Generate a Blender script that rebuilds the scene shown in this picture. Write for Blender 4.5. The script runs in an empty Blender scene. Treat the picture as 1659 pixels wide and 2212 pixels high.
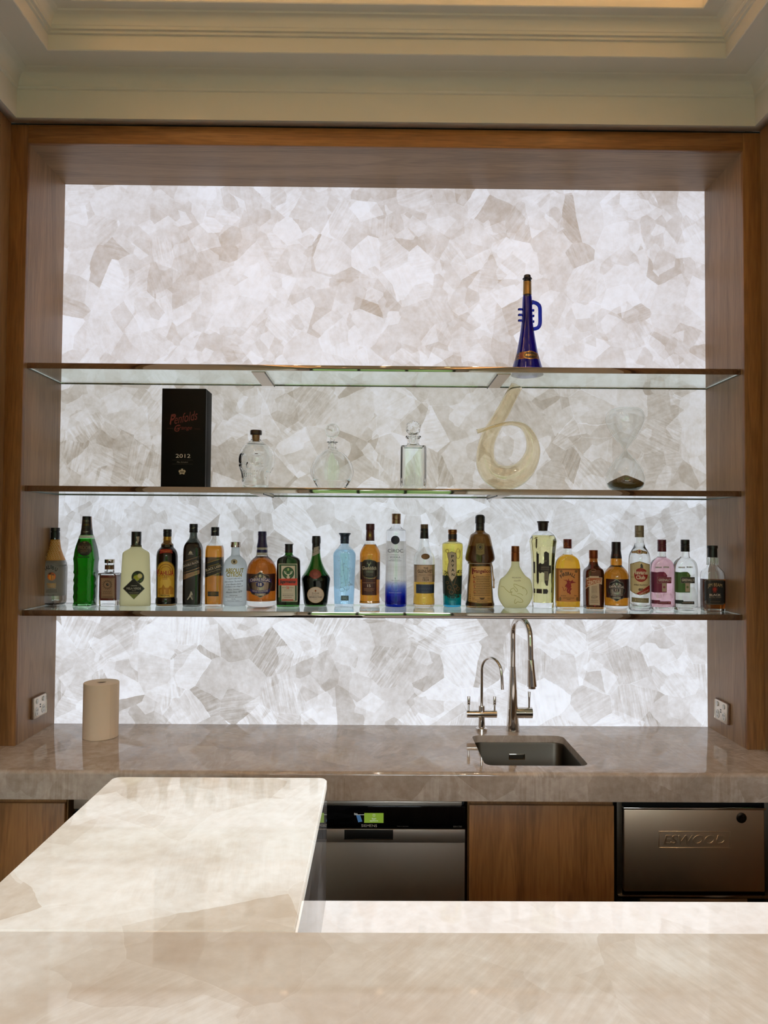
import bpy, bmesh, math, random
from mathutils import Vector, Matrix
random.seed(7)
SC = bpy.context.scene
COL = SC.collection

# ---------------------------------------------------------------- camera, world, exposure
CAM_P = Vector((-0.0234, -3.3405, 0.8775))
pitch, yaw, roll = 0.029904, -0.0075395, -0.0071993
cp, sp, cy_, sy_, cr, sr = math.cos(pitch), math.sin(pitch), math.cos(yaw), math.sin(yaw), math.cos(roll), math.sin(roll)
Rm = Matrix(((cy_, -sy_, 0), (sy_, cy_, 0), (0, 0, 1))) @ Matrix(((1, 0, 0), (0, cp, -sp), (0, sp, cp))) @ Matrix(((cr, 0, sr), (0, 1, 0), (-sr, 0, cr)))
right, fwd, up = Rm.col[0], Rm.col[1], Rm.col[2]
cam_d = bpy.data.cameras.new('camera')
cam = bpy.data.objects.new('camera', cam_d); COL.objects.link(cam)
cam_d.sensor_fit = 'VERTICAL'; cam_d.sensor_height = 36; cam_d.lens = 1559.03 / 2212 * 36
cam_d.clip_start = 0.02
cam.matrix_world = Matrix(((right.x, up.x, -fwd.x, CAM_P.x), (right.y, up.y, -fwd.y, CAM_P.y), (right.z, up.z, -fwd.z, CAM_P.z), (0, 0, 0, 1)))
SC.camera = cam
SC.view_settings.view_transform = 'Standard'
SC.view_settings.look = 'None'
SC.view_settings.gamma = 1
SC.view_settings.exposure = 0.0
SC.view_settings.use_curve_mapping = False
SC.cycles.max_bounces = 14
SC.cycles.transmission_bounces = 14
SC.cycles.glossy_bounces = 6
SC.cycles.diffuse_bounces = 4
SC.cycles.transparent_max_bounces = 12
SC.cycles.caustics_reflective = False
SC.cycles.caustics_refractive = True
SC.cycles.blur_glossy = 0.3
SC.cycles.sample_clamp_indirect = 6.0

WORLD_STRENGTH = 15.0
PANEL_E = 1.0
BAR_E = 0.8
COVE_E = 130.0
DOWN_W = 5.0

w = bpy.data.worlds.new('daylight'); SC.world = w; w.use_nodes = True
nt = w.node_tree; N = nt.nodes; L = nt.links
bg = N['Background']; bg.inputs['Strength'].default_value = WORLD_STRENGTH
tc = N.new('ShaderNodeTexCoord'); sx = N.new('ShaderNodeSeparateXYZ'); L.new(tc.outputs['Generated'], sx.inputs[0])
nz = N.new('ShaderNodeTexNoise'); nz.inputs['Scale'].default_value = 14; nz.inputs['Detail'].default_value = 6
L.new(tc.outputs['Generated'], nz.inputs['Vector'])
rg = N.new('ShaderNodeValToRGB'); rg.color_ramp.elements[0].color = (.01, .03, .008, 1); rg.color_ramp.elements[1].color = (.05, .08, .035, 1)
rg.color_ramp.elements[0].position = .38; rg.color_ramp.elements[1].position = .68
L.new(nz.outputs[0], rg.inputs[0])
ad = N.new('ShaderNodeMath'); ad.operation = 'MULTIPLY_ADD'; L.new(nz.outputs[0], ad.inputs[0]); ad.inputs[1].default_value = -.35; L.new(sx.outputs[2], ad.inputs[2])
rs = N.new('ShaderNodeMapRange'); L.new(ad.outputs[0], rs.inputs[0]); rs.inputs[1].default_value = .0; rs.inputs[2].default_value = .04
mx = N.new('ShaderNodeMix'); mx.data_type = 'RGBA'; L.new(rs.outputs[0], mx.inputs[0]); L.new(rg.outputs[0], mx.inputs[6]); mx.inputs[7].default_value = (.80, .92, 1.0, 1)
L.new(mx.outputs[2], bg.inputs[0])

# ---------------------------------------------------------------- helpers
def lin(c):
    return tuple(((v / 255) / 12.92 if v / 255 <= .04045 else ((v / 255 + .055) / 1.055) ** 2.4) for v in c[:3]) + (1,)
def S(s): return s

def mat(name, rgb=None, rough=.5, metal=0, trans=0, ior=1.5, emit=None, es=0, coat=0, lc=None):
    m = bpy.data.materials.new(name); m.use_nodes = True
    b = m.node_tree.nodes['Principled BSDF']
    b.inputs['Base Color'].default_value = lc + (1,) if lc else lin(rgb)
    b.inputs['Roughness'].default_value = rough; b.inputs['Metallic'].default_value = metal
    b.inputs['Transmission Weight'].default_value = trans; b.inputs['IOR'].default_value = ior
    b.inputs['Coat Weight'].default_value = coat; b.inputs['Coat Roughness'].default_value = .03
    if emit:
        b.inputs['Emission Color'].default_value = lin(emit); b.inputs['Emission Strength'].default_value = es
    return m
_pc = {}
def paint(rgb, rough=.45, metal=0):
    k = (tuple(rgb), rough, metal)
    if k not in _pc: _pc[k] = mat('ink', rgb, rough, metal)
    return _pc[k]
def frosted(name, rgb, k=.35, rough=.42):
    """satin glass: rough transmission with some scattering"""
    m = bpy.data.materials.new(name); m.use_nodes = True; n = m.node_tree.nodes; l = m.node_tree.links
    b = n['Principled BSDF']; b.inputs['Base Color'].default_value = lin(rgb); b.inputs['Roughness'].default_value = rough
    b.inputs['Transmission Weight'].default_value = .85; b.inputs['IOR'].default_value = 1.25
    t = n.new('ShaderNodeBsdfTranslucent'); t.inputs[0].default_value = lin(rgb)
    s = n.new('ShaderNodeMixShader'); s.inputs[0].default_value = k
    l.new(b.outputs[0], s.inputs[1]); l.new(t.outputs[0], s.inputs[2]); l.new(s.outputs[0], n['Material Output'].inputs[0])
    return m

def mesh_obj(name, vs, fs, mats, parent=None, smooth=40, fm=None, loc=None):
    me = bpy.data.meshes.new(name); me.from_pydata([tuple(v) for v in vs], [], fs)
    for m in (mats if isinstance(mats, (list, tuple)) else [mats]): me.materials.append(m)
    if fm: me.polygons.foreach_set('material_index', fm)
    me.update()
    if smooth:
        me.shade_smooth(); me.set_sharp_from_angle(angle=math.radians(smooth))
    o = bpy.data.objects.new(name, me); COL.objects.link(o)
    if parent: o.parent = parent
    if loc: o.location = loc
    return o
def bm_obj(name, bm, mats, parent=None, smooth=40):
    bmesh.ops.recalc_face_normals(bm, faces=bm.faces)
    me = bpy.data.meshes.new(name); bm.to_mesh(me); bm.free()
    for m in (mats if isinstance(mats, (list, tuple)) else [mats]): me.materials.append(m)
    if smooth:
        me.shade_smooth(); me.set_sharp_from_angle(angle=math.radians(smooth))
    o = bpy.data.objects.new(name, me); COL.objects.link(o)
    if parent: o.parent = parent
    return o
def bm_box(bm, x0, x1, y0, y1, z0, z1, bev=0, seg=2, mi=0):
    r = bmesh.ops.create_cube(bm, size=1)
    for v in r['verts']:
        v.co = Vector((x0 + (v.co.x + .5) * (x1 - x0), y0 + (v.co.y + .5) * (y1 - y0), z0 + (v.co.z + .5) * (z1 - z0)))
    fs = {f for v in r['verts'] for f in v.link_faces}
    for f in fs: f.material_index = mi
    if bev:
        es = list({e for v in r['verts'] for e in v.link_edges})
        bmesh.ops.bevel(bm, geom=es, offset=bev, segments=seg, affect='EDGES', profile=.5)
def box(name, x0, x1, y0, y1, z0, z1, m, parent=None, bev=0, seg=2):
    bm = bmesh.new(); bm_box(bm, x0, x1, y0, y1, z0, z1, bev, seg)
    return bm_obj(name, bm, m, parent, 40 if bev else 0)
def empty(name, loc=(0, 0, 0), label=None, cat=None, group=None, kind=None):
    o = bpy.data.objects.new(name, None); COL.objects.link(o); o.location = loc; o.empty_display_size = .05
    return tag(o, label, cat, group, kind)
def tag(o, label=None, cat=None, group=None, kind=None):
    if label: o['label'] = label
    if cat: o['category'] = cat
    if group: o['group'] = group
    if kind: o['kind'] = kind
    return o
def rings(rs, cap0=True, cap1=True):
    n = len(rs[0]); vs = [p for r in rs for p in r]; fs = []
    for i in range(len(rs) - 1):
        for j in range(n):
            a = i * n + j; b = i * n + (j + 1) % n
            fs.append((a, b, b + n, a + n))
    if cap0: fs.append(tuple(reversed(range(n))))
    if cap1: fs.append(tuple(range((len(rs) - 1) * n, len(rs) * n)))
    return vs, fs
def lathe(prof, seg=32, c=(0, 0)):
    """prof: [(r, z)] bottom to top"""
    return rings([[(c[0] + r * math.cos(2 * math.pi * j / seg), c[1] + r * math.sin(2 * math.pi * j / seg), z) for j in range(seg)] for r, z in prof])
def tube(pts, rad, seg=16, caps=True):
    pts = [Vector(p) for p in pts]; rs = []
    if not isinstance(rad, (list, tuple)): rad = [rad] * len(pts)
    t0 = (pts[1] - pts[0]).normalized(); u = t0.orthogonal().normalized()
    for i, p in enumerate(pts):
        t = (pts[min(i + 1, len(pts) - 1)] - pts[max(i - 1, 0)]).normalized()
        u = (u - t * u.dot(t)).normalized(); v = t.cross(u)
        rs.append([tuple(p + (u * math.cos(2 * math.pi * j / seg) + v * math.sin(2 * math.pi * j / seg)) * rad[i]) for j in range(seg)])
    return rings(rs, caps, caps)
def join(*parts):
    vs, fs = [], []
    for v, f in parts:
        o = len(vs); vs += list(v); fs += [tuple(i + o for i in q) for q in f]
    return vs, fs
def catmull(pts, n=8):
    P = [Vector(p) for p in pts]; out = []
    for i in range(len(P) - 1):
        a = P[max(i - 1, 0)]; b = P[i]; c = P[i + 1]; d = P[min(i + 2, len(P) - 1)]
        for k in range(n):
            t = k / n
            out.append(.5 * ((2 * b) + (c - a) * t + (2 * a - 5 * b + 4 * c - d) * t * t + (3 * b - a - 3 * c + d) * t ** 3))
    out.append(P[-1]); return out
def cylx(x0, x1, r, yc, zc, seg=32):
    return rings([[(x, yc + r * math.cos(2 * math.pi * j / seg), zc + r * math.sin(2 * math.pi * j / seg)) for j in range(seg)] for x in (x0, x1)])

_tx = {}
def text_geo(s, bold=0.0):
    if 'M' in s: bold = min(bold, 0)
    k = (s, bold)
    if k in _tx: return _tx[k]
    cu = bpy.data.curves.new('lettering', 'FONT'); cu.body = s; cu.resolution_u = 3; cu.offset = bold
    o = bpy.data.objects.new('lettering', cu); COL.objects.link(o)
    bpy.context.view_layer.update()
    me = bpy.data.meshes.new_from_object(o.evaluated_get(bpy.context.evaluated_depsgraph_get()))
    vs = [(v.co.x, v.co.y) for v in me.vertices]; fs = [tuple(p.vertices) for p in me.polygons]
    bpy.data.objects.remove(o); bpy.data.curves.remove(cu); bpy.data.meshes.remove(me)
    if vs:
        x0 = min(v[0] for v in vs); x1 = max(v[0] for v in vs); y0 = min(v[1] for v in vs); y1 = max(v[1] for v in vs)
        vs = [((x - (x0 + x1) / 2) / (x1 - x0), (y - (y0 + y1) / 2) / max(y1 - y0, 1e-6)) for x, y in vs]
    _tx[k] = (vs, fs); return _tx[k]

def prim_geo(pr, step):
    """2-D primitive in picture-like units (x right, y down) -> (verts2d, faces, colour, metal)"""
    t = pr[0]
    if t == 't':
        _, s, cx, cy, wd, ht, col = pr[:7]; rot = pr[7] if len(pr) > 7 else 0; sag = pr[8] if len(pr) > 8 else 0; bold = pr[9] if len(pr) > 9 else .012; shear = pr[10] if len(pr) > 10 else 0
        vs, fs = text_geo(s, bold); out = []
        ca, sa = math.cos(math.radians(rot)), math.sin(math.radians(rot))
        for x, y in vs:
            X = x * wd + shear * y * ht; Y = y * ht - sag * (2 * x) ** 2
            out.append((cx + X * ca - Y * sa, cy - (X * sa + Y * ca)))
        return out, fs, col
    bm = bmesh.new()
    if t == 'r': _, x0, y0, x1, y1, col = pr; pts = [(x0, y0), (x1, y0), (x1, y1), (x0, y1)]
    elif t == 'e': _, cx, cy, rx, ry, col = pr; pts = [(cx + rx * math.cos(a * math.pi / 16), cy + ry * math.sin(a * math.pi / 16)) for a in range(32)]
    elif t == 'p': _, pts, col = pr
    elif t == 'l':
        _, x0, y0, x1, y1, wd, col = pr; d = Vector((x1 - x0, y1 - y0)).normalized(); nx, ny = -d.y * wd / 2, d.x * wd / 2
        pts = [(x0 + nx, y0 + ny), (x1 + nx, y1 + ny), (x1 - nx, y1 - ny), (x0 - nx, y0 - ny)]
    elif t == 'o':   # ring outline
        _, cx, cy, rx, ry, wd, col = pr; n = 36
        A = [bm.verts.new((cx + rx * math.cos(a * 2 * math.pi / n), cy + ry * math.sin(a * 2 * math.pi / n), 0)) for a in range(n)]
        B = [bm.verts.new((cx + (rx - wd) * math.cos(a * 2 * math.pi / n), cy + (ry - wd) * math.sin(a * 2 * math.pi / n), 0)) for a in range(n)]
        for i in range(n): bm.faces.new((A[i], A[(i + 1) % n], B[(i + 1) % n], B[i]))
        pts = None
    elif t == 'f':   # frame outline of a rectangle
        _, x0, y0, x1, y1, wd, col = pr
        for a in ((x0, y0, x1, y0 + wd), (x0, y1 - wd, x1, y1), (x0, y0 + wd, x0 + wd, y1 - wd), (x1 - wd, y0 + wd, x1, y1 - wd)):
            bm.faces.new([bm.verts.new((p[0], p[1], 0)) for p in ((a[0], a[1]), (a[2], a[1]), (a[2], a[3]), (a[0], a[3]))])
        pts = None
    if pts: bm.faces.new([bm.verts.new((x, y, 0)) for x, y in pts])
    if step:
        xs = [v.co.x for v in bm.verts]; ys = [v.co.y for v in bm.verts]
        for lo, hi, ax in ((min(xs), max(xs), 0), (min(ys), max(ys), 1)):
            q = math.floor(lo / step) + 1
            while q * step < hi:
                co = [0, 0, 0]; no = [0, 0, 0]; co[ax] = q * step; no[ax] = 1
                bmesh.ops.bisect_plane(bm, geom=bm.verts[:] + bm.edges[:] + bm.faces[:], plane_co=co, plane_no=no); q += 1
        bmesh.ops.triangulate(bm, faces=bm.faces[:])
    bm.verts.index_update()
    vs = [(v.co.x, v.co.y) for v in bm.verts]; fs = [tuple(v.index for v in f.verts) for f in bm.faces]; bm.free()
    return vs, fs, col

def decal(name, prims, mapf, parent, step=24, d0=.0004, dd=.00008):
    """mapf(x, y, off) -> local xyz; each primitive lies a hair above the last"""
    vs, fs, fm, ms = [], [], [], []
    for i, pr in enumerate(prims):
        v, f, col = prim_geo(pr, step)
        o = len(vs); vs += [mapf(x, y, d0 + dd * i) for x, y in v]; fs += [tuple(k + o for k in q) for q in f]
        m = col if not isinstance(col, tuple) else (paint(col[:3], .25, .7) if len(col) > 3 else paint(col))
        if m not in ms: ms.append(m)
        fm += [ms.index(m)] * len(f)
    return mesh_obj(name, vs, fs, ms, parent, smooth=0, fm=fm)

# ---------------------------------------------------------------- materials
def quartz(name, axis='Y', cell=7.0, emis=1.0, dark=(150, 136, 122), mid=(222, 216, 212), light=(246, 246, 255), base=None,
           rough=.38, seed=0.0, contrast=1.0, streak=1.0, soft=.0, lines=1.0, shift=0.0, stretch=(1, 1, 1), cellc=.52):
    m = bpy.data.materials.new(name); m.use_nodes = True; n = m.node_tree.nodes; l = m.node_tree.links
    b = n['Principled BSDF']
    def mth(op, a, c=None, d=None, clamp=False):
        q = n.new('ShaderNodeMath'); q.operation = op; q.use_clamp = clamp
        for i, x in enumerate((a, c, d)):
            if x is None: continue
            if isinstance(x, (int, float)): q.inputs[i].default_value = x
            else: l.new(x, q.inputs[i])
        return q.outputs[0]
    tc = n.new('ShaderNodeTexCoord'); mp = n.new('ShaderNodeMapping'); l.new(tc.outputs['Object'], mp.inputs[0]); mp.inputs['Location'].default_value = (seed, seed * .7, seed * 1.3); mp.inputs['Scale'].default_value = stretch
    dn = n.new('ShaderNodeTexNoise'); dn.inputs['Scale'].default_value = 9; dn.inputs['Detail'].default_value = 3; l.new(mp.outputs[0], dn.inputs['Vector'])
    vs_ = n.new('ShaderNodeVectorMath'); vs_.operation = 'SUBTRACT'; l.new(dn.outputs['Color'], vs_.inputs[0]); vs_.inputs[1].default_value = (.5, .5, .5)
    vm = n.new('ShaderNodeVectorMath'); vm.operation = 'SCALE'; l.new(vs_.outputs[0], vm.inputs[0]); vm.inputs['Scale'].default_value = .022 + soft * .05
    va = n.new('ShaderNodeVectorMath'); l.new(mp.outputs[0], va.inputs[0]); l.new(vm.outputs[0], va.inputs[1])
    def vor(scale, feat='F1'):
        v = n.new('ShaderNodeTexVoronoi'); v.feature = feat; v.inputs['Scale'].default_value = scale; v.inputs['Randomness'].default_value = 1; l.new(va.outputs[0], v.inputs['Vector']); return v
    v1 = vor(cell); v2 = vor(cell * 1.9); v3 = vor(cell * .8)
    s1 = n.new('ShaderNodeSeparateColor'); l.new(v1.outputs['Color'], s1.inputs[0])
    s2 = n.new('ShaderNodeSeparateColor'); l.new(v2.outputs['Color'], s2.inputs[0])
    s3 = n.new('ShaderNodeSeparateColor'); l.new(v3.outputs['Color'], s3.inputs[0])
    rot = n.new('ShaderNodeVectorRotate'); rot.rotation_type = 'AXIS_ANGLE'; rot.inputs['Axis'].default_value = {'Y': (0, 1, 0), 'Z': (0, 0, 1), 'X': (1, 0, 0)}[axis]
    l.new(mp.outputs[0], rot.inputs['Vector']); l.new(mth('MULTIPLY', s1.outputs[1], 6.28), rot.inputs['Angle'])
    m2 = n.new('ShaderNodeMapping'); l.new(rot.outputs[0], m2.inputs[0]); m2.inputs['Scale'].default_value = {'Y': (120, 4, 9), 'Z': (120, 9, 4), 'X': (4, 120, 9)}[axis]
    st = n.new('ShaderNodeTexNoise'); st.inputs['Scale'].default_value = 1; st.inputs['Detail'].default_value = 5; st.inputs['Roughness'].default_value = .62; l.new(m2.outputs[0], st.inputs['Vector'])
    def noise(sc, det=4, ro=.5):
        q = n.new('ShaderNodeTexNoise'); q.inputs['Scale'].default_value = sc; q.inputs['Detail'].default_value = det; q.inputs['Roughness'].default_value = ro; l.new(mp.outputs[0], q.inputs['Vector']); return q.outputs[0]
    cl = noise(5, 5, .6); fine = noise(38, 4, .6); low = noise(1.7, 2)
    big = mth('GREATER_THAN', s3.outputs[0], .45)
    cellv = mth('ADD', mth('MULTIPLY', s1.outputs[0], mth('SUBTRACT', 1.0, mth('MULTIPLY', big, .55))), mth('MULTIPLY', s2.outputs[0], mth('MULTIPLY', big, .55)))
    amp = mth('MULTIPLY', mth('POWER', s1.outputs[2], 1.8), .8 * streak)
    v = mth('MULTIPLY', mth('SUBTRACT', mth('POWER', cellv, .75), .56), cellc * contrast)
    v = mth('ADD', v, mth('MULTIPLY', mth('SUBTRACT', cl, .5), .5 * contrast))
    v = mth('ADD', v, mth('MULTIPLY', mth('SUBTRACT', low, .5), .45 * contrast))
    v = mth('ADD', v, mth('MULTIPLY', mth('SUBTRACT', st.outputs[0], .5), amp))
    v = mth('ADD', v, mth('MULTIPLY', mth('SUBTRACT', fine, .5), .42))
    ed = vor(cell, 'DISTANCE_TO_EDGE')
    ln = mth('SUBTRACT', 1.0, mth('DIVIDE', ed.outputs['Distance'], .006), None, True)
    lm = mth('MULTIPLY', mth('SUBTRACT', noise(4, 1), .52), 7, None, True)
    v = mth('ADD', v, mth('MULTIPLY', mth('MULTIPLY', ln, lm), .3 * lines))
    v = mth('ADD', v, .5 + shift)
    r = n.new('ShaderNodeValToRGB'); l.new(v, r.inputs[0]); e = r.color_ramp.elements
    e[0].position = .08; e[0].color = lin(dark); e[1].position = .5; e[1].color = lin(mid)
    x = e.new(.86); x.color = lin(light); r.color_ramp.interpolation = 'B_SPLINE'
    if emis > 0:
        l.new(r.outputs[0], b.inputs['Emission Color']); b.inputs['Emission Strength'].default_value = emis
        b.inputs['Base Color'].default_value = lin(base or (96, 93, 90))
    else:
        l.new(r.outputs[0], b.inputs['Base Color'])
    b.inputs['Roughness'].default_value = rough; b.inputs['IOR'].default_value = 1.54
    return m
def oak(name, grain='Z', c0=(116, 87, 58), c1=(155, 122, 88), rough=.42, sc=1.0):
    m = bpy.data.materials.new(name); m.use_nodes = True; n = m.node_tree.nodes; l = m.node_tree.links; b = n['Principled BSDF']
    tc = n.new('ShaderNodeTexCoord'); mp = n.new('ShaderNodeMapping'); l.new(tc.outputs['Object'], mp.inputs[0])
    mp.inputs['Scale'].default_value = {'Z': (1, 1, .07), 'X': (.07, 1, 1)}[grain]
    a = n.new('ShaderNodeTexNoise'); a.inputs['Scale'].default_value = 9 * sc; a.inputs['Detail'].default_value = 3; a.inputs['Distortion'].default_value = 1.2; l.new(mp.outputs[0], a.inputs['Vector'])
    f = n.new('ShaderNodeTexNoise'); f.inputs['Scale'].default_value = 160; f.inputs['Detail'].default_value = 3; l.new(mp.outputs[0], f.inputs['Vector'])
    wv = n.new('ShaderNodeMath'); wv.operation = 'MULTIPLY'; l.new(a.outputs[0], wv.inputs[0]); wv.inputs[1].default_value = 55
    sn = n.new('ShaderNodeMath'); sn.operation = 'SINE'; l.new(wv.outputs[0], sn.inputs[0])
    k = n.new('ShaderNodeMath'); k.operation = 'MULTIPLY_ADD'; l.new(sn.outputs[0], k.inputs[0]); k.inputs[1].default_value = .07; l.new(a.outputs[0], k.inputs[2])
    k2 = n.new('ShaderNodeMath'); k2.operation = 'MULTIPLY_ADD'; l.new(f.outputs[0], k2.inputs[0]); k2.inputs[1].default_value = .55; l.new(k.outputs[0], k2.inputs[2])
    r = n.new('ShaderNodeValToRGB'); l.new(k2.outputs[0], r.inputs[0]); r.color_ramp.elements[0].position = .5; r.color_ramp.elements[0].color = lin(c0); r.color_ramp.elements[1].position = 1.05 if False else 1.0; r.color_ramp.elements[1].color = lin(c1)
    l.new(r.outputs[0], b.inputs['Base Color']); b.inputs['Roughness'].default_value = rough
    bp = n.new('ShaderNodeBump'); bp.inputs['Strength'].default_value = .08; bp.inputs['Distance'].default_value = .002; l.new(f.outputs[0], bp.inputs['Height']); l.new(bp.outputs[0], b.inputs['Normal'])
    return m
def brushed(name, rgb, rough=.3, axis='Z'):
    m = mat(name, rgb, rough, 1); n = m.node_tree.nodes; l = m.node_tree.links; b = n['Principled BSDF']
    tc = n.new('ShaderNodeTexCoord'); mp = n.new('ShaderNodeMapping'); l.new(tc.outputs['Object'], mp.inputs[0]); mp.inputs['Scale'].default_value = (2, 2, 900) if axis == 'X' else (900, 2, 2)
    f = n.new('ShaderNodeTexNoise'); f.inputs['Scale'].default_value = 1; l.new(mp.outputs[0], f.inputs['Vector'])
    r = n.new('ShaderNodeMapRange'); l.new(f.outputs[0], r.inputs[0]); r.inputs[3].default_value = rough - .05; r.inputs[4].default_value = rough + .07; l.new(r.outputs[0], b.inputs['Roughness'])
    return m
M = {}
M['oak'] = oak('oak vertical grain'); M['oak_x'] = oak('oak horizontal grain', 'X')
M['oak_warm'] = oak('dim-lit oak vertical grain', 'Z', (106, 70, 38), (152, 106, 62)); M['oak_dimlit_x'] = oak('dim-lit oak horizontal grain', 'X', (106, 70, 38), (152, 106, 62))  # same oak as above, with dimmer, warmer light put into its colours
M['plaster'] = mat('painted plaster', (216, 210, 201), .7)
M['floor'] = oak('oak floorboards', 'X', (96, 84, 70), (150, 134, 114), .35, .6)
M['black'] = mat('black plastic', (14, 14, 15), .35)
M['gloss_black'] = mat('black glass', (6, 6, 8), .04)
M['gap'] = mat('dark gap', (16, 12, 9), .8)
M['chrome'] = mat('chrome', (214, 208, 202), .045, 1)
M['nickel'] = mat('polished steel', (190, 180, 170), .12, 1)
M['steel'] = brushed('brushed steel', (206, 194, 180), .42)
M['steel_warm'] = brushed('warm brushed steel', (204, 182, 156), .42)
M['steel_dark'] = brushed('steel bowl', (84, 77, 68), .4)
M['trim_metal'] = mat('polished bronze edge', (172, 160, 150), .03, 1)
M['clear'] = mat('clear glass', trans=1, rough=0, ior=1.5, lc=(.97, .985, .98))
M['shelf'] = mat('shelf glass', trans=1, rough=0, ior=1.5, lc=(.76, .86, .80))
M['shelf'].node_tree.nodes['Principled BSDF'].inputs['Specular IOR Level'].default_value = .5
M['board'] = mat('matt black board', (9, 8, 9), .6); M['board'].node_tree.nodes['Principled BSDF'].inputs['Specular IOR Level'].default_value = .12
M['seal'] = mat('grey green silicone', (92, 98, 88), .5)
M['white_plastic'] = mat('white plastic', (205, 203, 198), .35)
M['qp'] = [quartz('backlit quartz lowest slab', 'Y', 6.2, PANEL_E * 1.04, seed=3.1, dark=(136, 127, 117), mid=(212, 211, 214), light=(238, 244, 255), streak=1.3, contrast=1.0),
           quartz('backlit quartz lower middle slab', 'Y', 6.8, PANEL_E * .88, seed=11.7, dark=(138, 130, 122), mid=(206, 208, 211), light=(236, 243, 255), streak=1.0, contrast=1.0),
           quartz('backlit quartz upper middle slab', 'Y', 6.4, PANEL_E * .76, seed=21.3, dark=(142, 128, 112), mid=(210, 205, 197), light=(240, 243, 252), streak=1.0, contrast=1.0),
           quartz('backlit quartz top slab', 'Y', 7.6, PANEL_E * .90, seed=31.9, dark=(164, 146, 130), mid=(222, 219, 223), light=(242, 244, 255), streak=.7, contrast=1.0)]
M['q_counter'] = quartz('unlit quartz counter', 'Z', 6.5, 0, seed=5.5, dark=(108, 92, 80), mid=(166, 148, 132), light=(206, 194, 184), rough=.05, streak=1.1, cellc=.26, contrast=.9)
M['q_bar'] = quartz('lit quartz bar top', 'Z', 4.2, BAR_E, seed=8.8, dark=(178, 160, 138), mid=(218, 210, 196), light=(250, 250, 244), rough=.04, soft=.3, streak=.6, contrast=1.75, lines=.3, base=(120, 112, 102), cellc=.22)
M['q_bar2'] = quartz('lit quartz front bar top', 'Z', 4.2, BAR_E * .84, seed=8.8, dark=(172, 152, 132), mid=(208, 196, 180), light=(242, 240, 232), rough=.04, soft=.3, streak=.6, contrast=1.75, lines=.3, base=(120, 112, 102), cellc=.22)
M['q_work'] = quartz('lit quartz worktop', 'Z', 4.0, BAR_E * 1.1, seed=14.2, dark=(200, 188, 178), mid=(238, 232, 226), light=(255, 253, 252), rough=.04, soft=.3, streak=.3, contrast=1.0, lines=.3, base=(130, 122, 112), cellc=.25)
M['q_side'] = quartz('polished quartz side', 'X', 4.5, 0, seed=2.2, dark=(70, 66, 66), mid=(120, 118, 120), light=(190, 196, 206), rough=.015, streak=1.6)
M['led'] = mat('warm led strip', (255, 220, 170), emit=(255, 200, 132), es=COVE_E)
M['bulb'] = mat('downlight lens', (255, 240, 220), emit=(255, 218, 170), es=28)

# ---------------------------------------------------------------- room shell
W, D, H = 1.5, 0.3585, 2.5
XW = 1.573                       # side walls
FLOOR = -0.9
YB = -6.2                        # wall behind the camera
ZT = 2.885
# floor, walls
tag(box('floor', -XW - .1, XW + .1, YB - .1, .1, FLOOR - .1, FLOOR, M['floor']), kind='structure')
# wall behind the camera
ZT = 2.885
# floor, walls
tag(box('floor', -XW - .1, XW + .1, YB - .1, .1, FLOOR - .1, FLOOR, M['floor']), kind='structure')
def wall_panelled(name, s):
    e = empty(name, (0, 0, 0), kind='structure')
    x0, x1 = (XW, XW + .1) if s > 0 else (-XW - .1, -XW)
    box('stile', x0, x1, -.44, -D + .001, FLOOR, 2.585, M['oak'], e)
    xi = (x0 + .03, x1) if s > 0 else (x0, x1 - .03)
    box('panel', xi[0], xi[1], -1.14, -.44, FLOOR, 2.53, M['oak'], e)
    box('rail', x0, x1, -1.14, -.44, 2.53, 2.585, M['oak'], e)
    box('stile', x0, x1, -1.22, -1.14, FLOOR, 2.585, M['oak'], e)
    box('plaster_panel', x0, x1, YB, -1.22, FLOOR, 2.585, M['plaster'], e)
    box('frieze', x0 + (.02 if s > 0 else 0), x1 - (0 if s > 0 else .02), YB, -D, 2.585, 3.2, M['plaster'], e)
    return e
wall_panelled('wall_left', -1); wall_panelled('wall_right', 1)
# wall behind the camera, with a wide garden window
wf = empty('wall_front', kind='structure')
box('pier', -XW - .1, -1.35, YB - .15, YB, FLOOR, 3.2, M['plaster'], wf)
box('pier', 1.35, XW + .1, YB - .15, YB, FLOOR, 3.2, M['plaster'], wf)
box('sill_wall', -1.35, 1.35, YB - .15, YB, FLOOR, -.7, M['plaster'], wf)
box('lintel', -1.35, 1.35, YB - .15, YB, 2.2, 3.2, M['plaster'], wf)
win = empty('window_1', kind='structure')
for x in (-1.35, -.47, .41, 1.29):
    box('mullion', x, x + .06, YB - .1, YB - .04, -.7, 2.2, M['black'], win)
box('transom', -1.35, 1.35, YB - .1, YB - .04, -.7, -.64, M['black'], win)
box('transom', -1.35, 1.35, YB - .1, YB - .04, 2.14, 2.2, M['black'], win)
# wall behind the niche: backlit quartz in four slabs
wb = empty('wall_back', kind='structure')
box('backing', -XW - .1, XW + .1, .025, .12, FLOOR, 3.2, M['plaster'], wb)
zs = [0.0, .5395, 1.0564, 1.5719, H]
for i in range(4):
    box('quartz_slab', -W, W, 0, .025, zs[i] + (.0007 if i else -.03), zs[i + 1] - .0007, M['qp'][i], wb)
box('bulkhead', -W - .02, W + .02, -D + .02, .025, H + .03, 3.2, M['plaster'], wb)
box('side_block', -XW - .1, -W - .02, -D + .02, .024, .001, 3.19, M['gap'], wb)
box('side_block', W + .02, XW + .1, -D + .02, .024, .001, 3.19, M['gap'], wb)
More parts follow.
